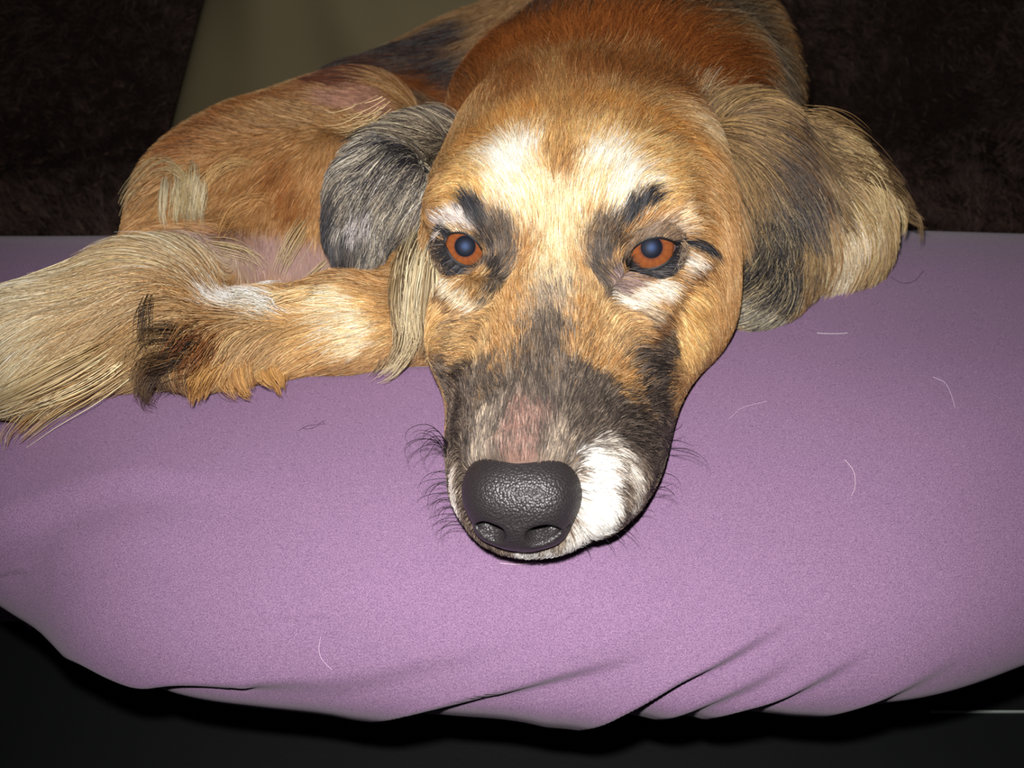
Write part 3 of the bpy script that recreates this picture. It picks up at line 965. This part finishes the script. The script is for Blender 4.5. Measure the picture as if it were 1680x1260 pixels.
EARR_PAINT = [
    ([(176, 146, 98), (148, 118, 76), (200, 174, 130), (110, 86, 58)], 1, 120, .5, [(1330, 230), (1390, 340), (1400, 420)]),
    ([(218, 198, 164), (198, 174, 134), (230, 214, 188), (150, 122, 84)], .95, 46, .8, [(1300, 230), (1350, 320), (1370, 420)]),
    (DARK + [(110, 76, 40)], 1, 32, .7, [(1225, 200), (1250, 235), (1290, 275)]),
    (BLACK + [(120, 108, 92), (54, 50, 48), (176, 158, 122)], 1, 50, .7, [(1240, 300), (1270, 380), (1290, 440)]),
    ([(150, 92, 44), (176, 118, 62)], .8, 16, .9, [(1335, 380), (1350, 460)]),
    ([(84, 80, 80), (150, 140, 116), (190, 178, 146), (50, 48, 50)], 1, 44, .6, [(1300, 470), (1260, 510), (1210, 515)]),
    ([(46, 48, 54), (70, 70, 74)], .9, 12, .9, [(1418, 360), (1420, 410)]),
    ([(200, 178, 138), (176, 150, 110), (90, 78, 62)], .8, 12, .8, [(1222, 330), (1226, 420), (1220, 460)]),
    ([(110, 88, 58), (150, 122, 84), (70, 54, 40)], .8, 26, .8, [(1260, 165), (1340, 190), (1390, 240)]),
]
EARR_COMB = [
    (1200, 215, .9, -.2, 3.0, 16), (1200, 190, .9, -.35, 3.0, 18), (1250, 165, .95, -.2, 3.6, 20), (1320, 190, .9, .35, 4.0, 18), (1240, 230, .9, .3, 3.2, 14), (1300, 250, .85, .45, 4.0, 14), (1380, 260, .85, .5, 4.5, 16), (1420, 310, .75, .6, 4.5, 16),
    (1235, 290, .5, .85, 3.2, 12), (1290, 320, .6, .8, 3.5, 12), (1350, 330, .6, .8, 4.0, 12), (1410, 370, .35, .92, 3.6, 12), (1240, 380, .15, .98, 3.0, 10), (1290, 400, .25, .95, 3.0, 10), (1350, 410, .2, .97, 3.0, 12), (1420, 420, -.1, .98, 2.5, 12),
    (1245, 450, -.1, 1, 2.2, 10), (1300, 450, -.15, .95, 2.0, 10), (1300, 490, -.75, .65, 1.8, 12), (1260, 510, -.9, .35, 1.8, 12), (1210, 515, -.95, .1, 1.6, 12), (1350, 460, -.2, .95, 1.8, 12),
]

# the cushion gives way under the dog
cm = cushion.data
cv = np.zeros(len(cm.vertices) * 3); cm.vertices.foreach_get('co', cv); cv = cv.reshape(-1, 3)
for fld in (B, earL, earR):
    for it in range(10):
        hi_ = fld.lo + fld.h * (fld.n - 1)
        ins = np.all((cv > fld.lo) & (cv < hi_), 1)
        dd = np.ones(len(cv)); dd[ins] = fld.sample(cv[ins])
        m_ = dd < .0012
        if not m_.any(): break
        cv[m_, 2] -= np.clip(.0012 - dd[m_], .0004, .02)
cv[:, 2] = np.maximum(cv[:, 2], SEAT_Z + .003)
cm.vertices.foreach_set('co', cv.ravel()); cm.update()
body_bvh = bvh_of(bv, bq)
OPEN = {-1: [(731, 396), (737, 388.5), (746, 385.5), (756, 386), (766, 389.5), (777, 398), (787, 410), (794, 424), (789, 431), (775, 434), (760, 431.5), (747, 423), (737, 409)],
        1: [(1031, 427), (1038, 414), (1048, 405), (1063, 397), (1080, 394.5), (1096, 397), (1109, 402), (1108, 411), (1099, 422), (1086, 432), (1070, 437.5), (1052, 438), (1038, 434)]}


def lid_geometry(sd_):
    C_ = EYE_C[sd_]
    pl = np.array(OPEN[sd_] + OPEN[sd_][:3], float)
    pc = catmull(pl, len(pl) * 8)[4:4 + 13 * 8]
    pc = pc[:104]
    U_ = []
    for x, y in pc:
        rd = ray(x, y); oc_ = CAM - C_
        b__ = oc_ @ rd; c__ = oc_ @ oc_ - (EYE_R * 1.02) ** 2
        disc = max(b__ * b__ - c__, 0)
        U_.append(unit(CAM + rd * (-b__ - math.sqrt(disc)) - C_))
    U_ = np.array(U_)
    am = unit(U_.mean(0))
    al0 = np.arccos(np.clip(U_ @ am, -1, 1)); wv_ = unit(U_ - (U_ @ am)[:, None] * am)
    V, Cc = [], []
    rings = [(-.03, .985), (0, 1.02), (.04, 1.07), (.09, 1.10), (.16, 1.115), (.26, 1.125), (.36, 1.125), (.5, 1.115), (.65, 1.09), (.82, 1.05), (1.0, .98)]
    for tt, rr in rings:
        a_l = al0 + tt * (1.42 - al0)
        V.append(C_ + EYE_R * rr * (np.cos(a_l)[:, None] * am + np.sin(a_l)[:, None] * wv_))
    m_ = len(U_)
    V = np.vstack(V)
    Fq = np.array([(i * m_ + j, i * m_ + (j + 1) % m_, (i + 1) * m_ + (j + 1) % m_, (i + 1) * m_ + j) for i in range(len(rings) - 1) for j in range(m_)])
    return V, Fq, np.repeat([r[0] for r in rings], m_)


LIDS = {s_: lid_geometry(s_) for s_ in (-1, 1)}
head_bvh = bvh_of(np.vstack([bv, LIDS[-1][0], LIDS[1][0]]), np.vstack([bq, LIDS[-1][1] + len(bv), LIDS[1][1] + len(bv) + len(LIDS[-1][0])]))
JAW = [(np.array([(112, 98, 88), (84, 74, 66), (60, 52, 48)], float), 1, .062, .35, np.array([H(0, 6.0, -8.2), H(0, 10.0, -7.6)]))]
PB = prep_paint(body_bvh, BODY_PAINT) + JAW + prep_paint(head_bvh, HEAD_PAINT)
CB = prep_comb(body_bvh, HEAD_COMB + BODY_COMB)
body_col = lin(np.clip(paint(bv, GOLD, PB), 0, 255)) * .75
M_SKIN.node_tree.nodes['Principled BSDF'].inputs['Roughness'].default_value = .9
body_o = mesh_obj('body', bv, bq, M_SKIN, dog, colors=body_col)


def facing(v, field):
    n_ = field.grad(v)
    c = -(n_ * unit(v - CAM)).sum(1)
    return np.where(c < -.25, .08, 1.0)


wb = facing(bv, B)
bx, by, bd = proj(bv)
hl = (bv - HEAD_O) @ HAX.T * 100           # head-frame cm
is_head = (hl[:, 1] > -8.5) & (np.abs(hl[:, 0]) < 9) & (hl[:, 2] > -9.5) & (hl[:, 2] < 6.5) & (bd < .555)
for sd_ in (-1, 1):
    wb *= np.linalg.norm(bv - EYE_C[sd_], axis=1) > .0152
NOSE_C = H(.05, 11.45, -4.25)
nose_r = np.linalg.norm(((bv - NOSE_C) @ HAX.T) / np.array([.0215, .02, .0150]), axis=1)
wb *= nose_r > 1
belly = np.exp(-(seg_dist(bv, np.array([hit(body_bvh, x, y) for x, y in ((380, 420), (460, 430), (540, 440))])) / .016) ** 2)
tail_zone = (bx < 330) & (by < 640) & (bd < .54)
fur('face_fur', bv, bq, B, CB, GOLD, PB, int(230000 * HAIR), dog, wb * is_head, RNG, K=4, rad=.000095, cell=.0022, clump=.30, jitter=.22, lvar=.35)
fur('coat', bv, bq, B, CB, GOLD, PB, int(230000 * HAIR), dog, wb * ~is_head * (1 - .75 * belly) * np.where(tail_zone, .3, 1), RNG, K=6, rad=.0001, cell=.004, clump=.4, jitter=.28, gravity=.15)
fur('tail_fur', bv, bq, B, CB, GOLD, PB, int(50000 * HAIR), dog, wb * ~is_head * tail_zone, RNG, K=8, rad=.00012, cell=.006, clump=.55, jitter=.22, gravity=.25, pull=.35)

for nm, v_, q_, fld, pnt, cmb, base_, lab, n_ in (
        ('ear', elv, elq, earL, EARL_PAINT, EARL_COMB, [(110, 98, 86), (60, 54, 52)], 'black and silver ear fanned over the hind leg', 36000),
        ('ear', erv, erq, earR, EARR_PAINT, EARR_COMB, [(160, 130, 86), (110, 86, 60)], 'blond and black ear spread on the cushion', 60000)):
    bh = bvh_of(v_, q_)
    st_ = prep_paint(bh, pnt)
    cb = prep_comb(bh, cmb)
    e_o = mesh_obj(nm, v_, q_, M_SKIN, dog, colors=lin(np.clip(paint(v_, base_, st_), 0, 255)) * .6)
    e_o['label'] = lab
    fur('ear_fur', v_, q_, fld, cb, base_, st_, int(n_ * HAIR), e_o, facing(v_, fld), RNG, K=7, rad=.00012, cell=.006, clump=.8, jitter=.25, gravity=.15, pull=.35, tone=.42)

# ------------------------------------------------------------------ eyes
M_EYE = mat_attr('eyeball', .12, .5)
M_EYE.node_tree.nodes['Principled BSDF'].inputs['Coat Weight'].default_value = .25
M_EYE.node_tree.nodes['Principled BSDF'].inputs['Coat Roughness'].default_value = .12
M_PUP = mat_attr('pupil_blue', .5, .12)
M_LID = mat_attr('eyelid_skin', .55, .25)


def cap_mesh(C, R, ax, a0, a1, nr, ns, bulge=0.0):
    t1 = unit(np.cross(ax, [0, 0, 1.0])); t2 = np.cross(ax, t1)
    V, Fc = [], []
    for i in range(nr):
        al = a0 + (a1 - a0) * i / (nr - 1)
        for j in range(ns):
            ph = 2 * math.pi * j / ns
            V.append(C + (R + bulge * math.cos(al) ** 2) * (math.cos(al) * ax + math.sin(al) * (math.cos(ph) * t1 + math.sin(ph) * t2)))
    for i in range(nr - 1):
        for j in range(ns):
            Fc.append((i * ns + j, (i + 1) * ns + j, (i + 1) * ns + (j + 1) % ns, i * ns + (j + 1) % ns))
    return np.array(V), np.array(Fc), np.repeat(np.linspace(a0, a1, nr), ns)


for sd_ in (-1, 1):
    C_ = EYE_C[sd_]
    gx, gy = ((763, 404), (1069, 406))[sd_ > 0]
    ax = unit(CAM - C_)
    # aim the iris at the lens, nudged to where the photograph shows it
    gp = C_ + ax * EYE_R
    x0, y0, d0 = proj(gp)
    ax = unit(gp + ((gx - x0) * RIGHT - (gy - y0) * UP) * d0 / F - C_)
    v_, f_, al = cap_mesh(C_, EYE_R, ax, .02, 3.1, 48, 40)
    c_ = np.repeat(lin((112, 84, 76))[None], len(v_), 0)
    c_[al > 1.15] = lin((60, 40, 38))
    eye = mesh_obj('eye', v_, f_, M_EYE, dog, colors=c_)
    ia = .70 if sd_ < 0 else .80
    v_, f_, al = cap_mesh(C_, EYE_R + .0002, ax, .30, ia, 16, 64, .0006)
    t = np.clip((al - .30) / (ia - .30), 0, 1)[:, None]
    ph = np.tile(np.arange(64), 16)
    fib = 1 + .10 * np.sin(ph * 9.0 + 3 * np.sin(ph * 2.1))[:, None]
    ci = lin((132, 74, 40)) * fib
    ci = ci + (lin((60, 40, 44)) - ci) * (1 - sstep(0, .35, t)) * .8 + (lin((70, 34, 22)) - ci) * sstep(.78, 1.0, t) * .85
    iris = mesh_obj('iris', v_, f_, M_EYE, eye, colors=ci)
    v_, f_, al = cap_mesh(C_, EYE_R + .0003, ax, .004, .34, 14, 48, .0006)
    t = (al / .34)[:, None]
    cp = lin((14, 17, 28)) + (lin((36, 60, 102)) - lin((14, 17, 28))) * np.exp(-(t / .36) ** 2)  # flash eye-shine painted in as a bluer centre
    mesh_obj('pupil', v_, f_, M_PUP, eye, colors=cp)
    # lids: a skin that runs from the slit outwards over the ball
    V, Fq, tcol_ = LIDS[sd_]
    lc = lin(np.clip(paint(V, [(140, 116, 92)], PB), 0, 255)) * .4
    lc = np.where((tcol_ < .13)[:, None], lin((22, 18, 20)), lc)
    lid = mesh_obj('eyelid', V, Fq, M_LID, dog, colors=lc)
    wl = (tcol_ > .13).astype(float)
    fur('lid_fur', V, Fq, None, CB, [(150, 124, 98), (120, 100, 84)], PB, int(14000 * HAIR), lid, wl, RNG, K=4, rad=.0001, cell=.002, clump=.3, jitter=.4, pull=0.0, tone=.4)

# ------------------------------------------------------------------ nose
nose = Field(NOSE_C - .035, NOSE_C + .035, .0008)
def nell(c, r, k=.004, sub=False):
    nose.ell(H(*c), np.asarray(r) * .01, HAX, k, sub)
def ncap(a, b, ra, rb, k=.003, sub=False):
    nose.cap(H(*a), H(*b), ra * .01, rb * .01, k, sub)
nell((.05, 11.25, -4.15), (1.78, 1.6, 1.30), .008)
for sd_ in (-1, 1):
    nell((.05 + sd_ * 1.12, 11.35, -4.5), (.95, 1.3, 1.12), .010)
    ncap((.05 + sd_ * .5, 12.25, -5.35), (.05 + sd_ * 1.05, 12.1, -5.45), .50, .44, .008)
nell((.05, 11.9, -5.1), (1.1, .95, .85), .010)
for sd_ in (-1, 1):
    ncap((.05 + sd_ * .66, 12.95, -5.02), (.05 + sd_ * 1.0, 12.75, -4.95), .20, .17, .004, True)
    ncap((.05 + sd_ * 1.0, 12.75, -4.95), (.05 + sd_ * 1.6, 12.1, -5.1), .17, .06, .004, True)
    ncap((.05 + sd_ * .75, 12.7, -5.05), (.05 + sd_ * .7, 11.0, -4.8), .26, .22, .004, True)
ncap((.05, 12.9, -5.0), (.05, 12.4, -6.2), .05, .05, .003, True)
nv_, nq_ = nose.mesh()
M_NOSE, nt, b = mat_new('nose_leather')
b.inputs['Base Color'].default_value = (*lin((42, 38, 40)), 1)
b.inputs['Roughness'].default_value = .42
b.inputs['Specular IOR Level'].default_value = .55
tc = nt.nodes.new('ShaderNodeTexCoord')
vo = nt.nodes.new('ShaderNodeTexVoronoi'); vo.inputs['Scale'].default_value = 1150
bm_ = nt.nodes.new('ShaderNodeBump'); bm_.inputs['Strength'].default_value = .5; bm_.inputs['Distance'].default_value = .0006; bm_.invert = True
nt.links.new(tc.outputs['Object'], vo.inputs['Vector']); nt.links.new(vo.outputs['Distance'], bm_.inputs['Height']); nt.links.new(bm_.outputs[0], b.inputs['Normal'])
nose_o = mesh_obj('nose', nv_, nq_, M_NOSE, dog)
nose_o['label'] = 'shiny black nose'

# ------------------------------------------------------------------ long locks, tufts, whiskers
def locks(name, guides, parent, mat, K=10, rng=RNG, lift=.006):
    """guides: (points [(x,y,d)...], count, root radius px, tip radius px, colours, hair radius)"""
    Ps, Cs, Rs = [], [], []
    for pl, cnt, r0, r1, cols, hr in guides:
        cnt = int(cnt)
        g3 = []
        for k_, (x, y, d) in enumerate(pl):
            for bh_ in SURF:
                r_ = bh_.ray_cast(Vector(CAM), Vector(ray(x, y)))
                if r_[0] is not None:
                    d = min(d, float((np.array(r_[0]) - CAM) @ FWD) - (lift if k_ else -lift))
            g3.append(P(x, y, d))
        g3 = np.array(g3)
        base = catmull(g3, K)
        dm = np.mean([q[2] for q in pl]) / F
        s_ = np.linspace(0, 1, K)
        ns_ = max(1, cnt // 16)
        cl = rng.integers(0, ns_, cnt)
        ec = rng.normal(size=(ns_, 3)); lc_ = rng.uniform(.62, 1.0, ns_)
        wi = .8 if cnt > 100 else .25
        e = ec[cl] * wi + rng.normal(size=(cnt, 3)) * (1.2 - wi)
        e2 = rng.normal(size=(ns_, 3))[cl] * .5 + rng.normal(size=(cnt, 3)) * .15
        rad_ = (r0 * (.7 + .6 * np.sin(s_ * math.pi)) * (1 - s_) + r1 * s_)[None, :, None] * dm * .5
        mid = np.sin(s_ * math.pi)[None, :, None] * (r0 + r1) * .25 * dm
        q = base[None] + e[:, None] * rad_ + e2[:, None] * mid
        # strands end at different lengths
        ln = lc_[cl] * rng.uniform(.86, 1.0, cnt)
        st0 = rng.uniform(0, .24, cnt) if cnt > 3 else np.zeros(cnt)
        u = (st0[:, None] + s_[None] * (ln - st0)[:, None]) * (K - 1)
        i = np.clip(u.astype(int), 0, K - 2); f_ = (u - i)[..., None]
        ar = np.arange(cnt)[:, None]
        q = q[ar, i] * (1 - f_) + q[ar, i + 1] * f_
        cols = np.array(cols, float)
        c = lin(cols[np.where(rng.random(cnt) < .6, cl % len(cols), rng.integers(0, len(cols), cnt))]) * np.exp(rng.normal(0, .15, (cnt, 1)))
        Ps.append(q); Cs.append(np.repeat(c[:, None], K, 1)); Rs.append(np.repeat(hr * (1 - .7 * s_[None] ** 1.5), cnt, 0))
    return hair_obj(name, np.vstack(Ps), np.vstack(Rs), np.vstack(Cs), mat, parent)


SURF = [CUSH_BVH, body_bvh, bvh_of(elv, elq), bvh_of(erv, erq)]
STRAW = [(214, 190, 142), (190, 162, 112), (228, 210, 168), (160, 132, 90)]
TAWNY = [(176, 130, 72), (150, 106, 58), (196, 152, 94)]
FRINGE = [(206, 186, 146), (160, 138, 104), (220, 204, 168), (84, 70, 54)]
ear_l = [o for o in dog.children if o.name.startswith('ear')][0]
locks('ear_fringe', [
    ([(690, 390, .475), (672, 440, .468), (662, 500, .462), (668, 550, .458), (640, 600, .452), (606, 624, .447)], 300, 36, 16, FRINGE, .00014),
    ([(700, 395, .475), (690, 450, .468), (684, 520, .460), (668, 575, .455), (640, 610, .450)], 240, 34, 16, FRINGE, .00014),
    ([(712, 405, .474), (708, 460, .466), (700, 520, .460), (700, 560, .456), (688, 592, .452)], 180, 28, 14, FRINGE, .00014),
    ([(680, 390, .476), (665, 450, .470), (655, 510, .465), (660, 560, .46)], 120, 22, 8, [(150, 128, 92), (110, 92, 68)], .00014),
    ([(640, 160, .48), (600, 188, .478), (560, 196, .476), (510, 188, .474)], 16, 22, 26, [(214, 188, 140), (180, 150, 110)], .00014),
    ([(640, 180, .48), (600, 205, .478), (575, 208, .477), (548, 204, .475)], 14, 22, 26, [(200, 172, 124), (90, 74, 56)], .00014),
], ear_l, M_HAIR)
ear_r = [o for o in dog.children if o.name.startswith('ear')][1]
locks('ear_fringe', [
    ([(1330, 260, .515), (1400, 280, .52), (1450, 310, .522), (1485, 345, .523), (1525, 368, .524)], 170, 34, 10, [(120, 96, 64), (84, 64, 46), (160, 132, 92)], .00014),
    ([(1340, 250, .515), (1400, 262, .52), (1450, 290, .522), (1480, 310, .523)], 130, 34, 16, [(150, 120, 80), (110, 84, 56)], .00014),
    ([(1300, 190, .512), (1350, 205, .515), (1395, 225, .518), (1425, 240, .52)], 160, 36, 18, [(130, 100, 62), (160, 132, 88), (90, 68, 46)], .00014),
    ([(1400, 290, .52), (1445, 330, .522), (1458, 380, .52), (1450, 430, .518)], 200, 30, 16, STRAW, .00014),
    ([(1360, 300, .515), (1410, 360, .515), (1425, 420, .513), (1400, 455, .51)], 220, 36, 22, STRAW, .00014),
    ([(1300, 280, .505), (1345, 350, .507), (1355, 420, .506), (1335, 475, .503)], 240, 34, 24, STRAW + TAWNY, .00014),
    ([(1470, 335, .522), (1505, 350, .522), (1512, 380, .521), (1513, 402, .52)], 8, 5, 4, [(120, 96, 64)], .00014),
], ear_r, M_HAIR)
locks('feathering', [
    # rump feathers by the tail root
    ([(330, 372, .52), (322, 330, .525), (305, 290, .53), (270, 272, .535), (235, 300, .535), (205, 335, .53), (200, 365, .525)], 36, 12, 16, STRAW, .00014),
    ([(312, 285, .53), (318, 310, .525), (312, 350, .52), (318, 385, .515)], 200, 22, 24, [(214, 198, 160), (190, 168, 124), (230, 216, 182)], .00014),
    ([(288, 280, .53), (292, 310, .525), (288, 350, .52), (290, 380, .515)], 160, 22, 18, [(214, 198, 160), (190, 168, 124), (230, 216, 182)], .00014),
    ([(330, 330, .53), (350, 290, .53), (390, 268, .53), (420, 275, .53)], 40, 12, 14, [(206, 166, 110)], .00013),
    # belly wisps
    ([(330, 400, .52), (370, 408, .51), (405, 420, .505), (428, 445, .50)], 24, 14, 16, STRAW, .0001),
    ([(510, 350, .52), (485, 385, .515), (465, 420, .51), (458, 455, .50)], 30, 14, 16, STRAW, .0001),
    ([(475, 370, .52), (462, 410, .515), (452, 455, .50)], 21, 14, 16, STRAW, .0001),
    ([(545, 420, .515), (515, 445, .51), (488, 470, .50)], 24, 14, 16, STRAW, .0001),
    ([(350, 400, .53), (380, 340, .53), (430, 325, .53), (460, 345, .53)], 14, 14, 16, [(196, 150, 96)], .00015),
    # white tuft above the foot
    ([(398, 505, .478), (415, 488, .474), (445, 482, .472), (480, 490, .472)], 420, 18, 20, WHITE + [(226, 218, 196)], .00013),
    ([(395, 510, .474), (400, 500, .470), (420, 500, .468), (440, 515, .468)], 300, 22, 18, WHITE + [(220, 214, 196)], .00013),
    ([(440, 505, .470), (480, 492, .470), (520, 480, .474)], 150, 20, 18, [(226, 190, 130), (240, 216, 170)], .00013),
    # hair hanging from the foot
    ([(255, 470, .448), (240, 510, .444), (238, 550, .441), (252, 590, .438)], 60, 8, 22, [(60, 46, 32), (40, 32, 26)], .00013),
    ([(330, 560, .446), (295, 570, .442), (265, 578, .440), (245, 606, .438), (232, 628, .436)], 300, 40, 34, [(60, 46, 34), (84, 62, 42), (40, 33, 28), (110, 82, 54)], .00013),
    ([(350, 540, .448), (330, 560, .444), (310, 585, .440), (280, 600, .438)], 170, 36, 36, [(110, 62, 32), (84, 52, 30), (140, 90, 50), (160, 118, 72)], .00013),
    ([(270, 600, .438), (245, 622, .436), (238, 650, .434), (258, 665, .433)], 90, 20, 8, [(90, 66, 42), (60, 44, 32)], .00013),
    ([(370, 575, .446), (345, 605, .440), (335, 635, .437), (325, 660, .434)], 150, 30, 14, TAWNY, .00013),
    ([(400, 580, .448), (385, 612, .442), (395, 640, .439), (415, 655, .437)], 180, 30, 12, TAWNY, .00013),
    ([(440, 585, .450), (445, 608, .445), (455, 625, .442), (462, 648, .439)], 120, 26, 8, TAWNY, .00013),
    # tail ends reaching out over the cushion
    ([(230, 570, .450), (150, 612, .446), (80, 655, .446), (35, 700, .445), (20, 722, .445)], 170, 40, 22, STRAW + TAWNY, .00014),
    ([(200, 560, .450), (120, 600, .446), (40, 640, .446), (-40, 675, .446)], 320, 40, 24, STRAW, .00014),
    ([(160, 420, .462), (90, 450, .456), (30, 470, .452), (-50, 500, .448)], 200, 26, 20, STRAW, .00014),
], dog, M_HAIR)

WH = []
def whisk(*pts_):
    WH.append(([tuple(q) for q in pts_], 1, 0, 0, [(24, 16, 24)], .00015))
wr = np.random.default_rng(5)
for i in range(11):      # the looped bunch on the left lip
    y = 728 + i * 3 + wr.uniform(-4, 4)
    x1 = 672 + wr.uniform(-6, 26); y1 = 706 + wr.uniform(-4, 46)
    whisk((738, y, .392), ((738 + x1) / 2 + 4, (y + y1) / 2 - 12 - wr.uniform(0, 8), .386), (x1 + 6, y1 - 2, .382), (x1 - 2, y1 + 18, .380), (x1 + 14 + wr.uniform(0, 20), y1 + 44 + wr.uniform(0, 18), .378))
for i in range(16):      # short curved ones below
    y = 772 + i * 6 + wr.uniform(-3, 3)
    L_ = wr.uniform(26, 62)
    x0 = 740 + max(0, (y - 820)) * .55
    whisk((x0 + 4, y, .380), (x0 - L_ * .5, y - 2 + wr.uniform(-4, 4), .374), (x0 - L_ * .9, y + 12, .371), (x0 - L_ * .95, y + 30 + wr.uniform(0, 12), .369))
for x0, y0, x1, y1, x2, y2, x3, y3 in ((1095, 712, 1110, 705, 1119, 697, 1108, 695), (1095, 722, 1118, 724, 1140, 733, 1170, 741), (1094, 736, 1130, 737, 1160, 758, 1169, 790), (1092, 735, 1125, 742, 1150, 752, 1166, 770),
                                       (1066, 806, 1085, 800, 1100, 795, 1113, 788), (1062, 804, 1085, 803, 1108, 812, 1120, 840), (1068, 798, 1092, 800, 1106, 812, 1110, 822), (1048, 840, 1062, 836, 1074, 842, 1080, 852),
                                       (1030, 850, 1038, 856, 1044, 866, 1046, 878), (1000, 870, 1012, 878, 1022, 886, 1028, 896), (985, 875, 996, 886, 1004, 896, 1010, 906), (1076, 780, 1090, 776, 1110, 784, 1118, 800),
                                       (960, 895, 966, 905, 970, 914, 972, 922), (1015, 865, 1030, 872, 1040, 880, 1050, 892)):
    whisk((x0, y0, .395 if y0 < 760 else .382), (x1, y1, .390 if y0 < 760 else .376), (x2, y2, .386 if y0 < 760 else .372), (x3, y3, .384 if y0 < 760 else .370))
wk = locks('whiskers', WH, dog, M_HAIR, K=12, lift=.001)

# stray hairs and lint lying on the cushion
def on_cushion(x, y):
    r = CUSH_BVH.ray_cast(Vector(CAM), Vector(ray(x, y)))
    return np.array(r[0]) + np.array(r[1]) * (np.sign(np.array(r[1]) @ (CAM - np.array(r[0])))) * .0006
LP, LC = [], []
for pl, c in (([(1385, 755), (1400, 775), (1402, 800), (1396, 815)], (226, 206, 216)), ([(1340, 548), (1355, 549), (1375, 549), (1390, 548)], (240, 236, 240)),
              ([(527, 1045), (524, 1062), (528, 1080), (545, 1098)], (214, 190, 214)), ([(1195, 690), (1215, 672), (1240, 664), (1258, 660)], (206, 180, 206)),
              ([(490, 708), (505, 700), (520, 698), (532, 692)], (70, 48, 80)), ([(495, 704), (510, 705), (525, 698), (535, 697)], (70, 48, 80)),
              ([(1460, 455), (1480, 466), (1500, 462), (1515, 445)], (60, 40, 60)), ([(1530, 620), (1550, 630), (1560, 650), (1566, 670)], (210, 190, 214)),
              ([(820, 925), (850, 927), (870, 924), (890, 926)], (236, 214, 216)), ([(700, 590), (712, 604), (722, 610), (726, 625)], (60, 40, 60))):
    LP.append(catmull(np.array([on_cushion(x, y) for x, y in pl]), 8)); LC.append(np.repeat(lin(c)[None], 8, 0))
hair_obj('stray_hair', np.array(LP), np.full((1, 8), .00008), np.array(LC), M_HAIR, cushion)
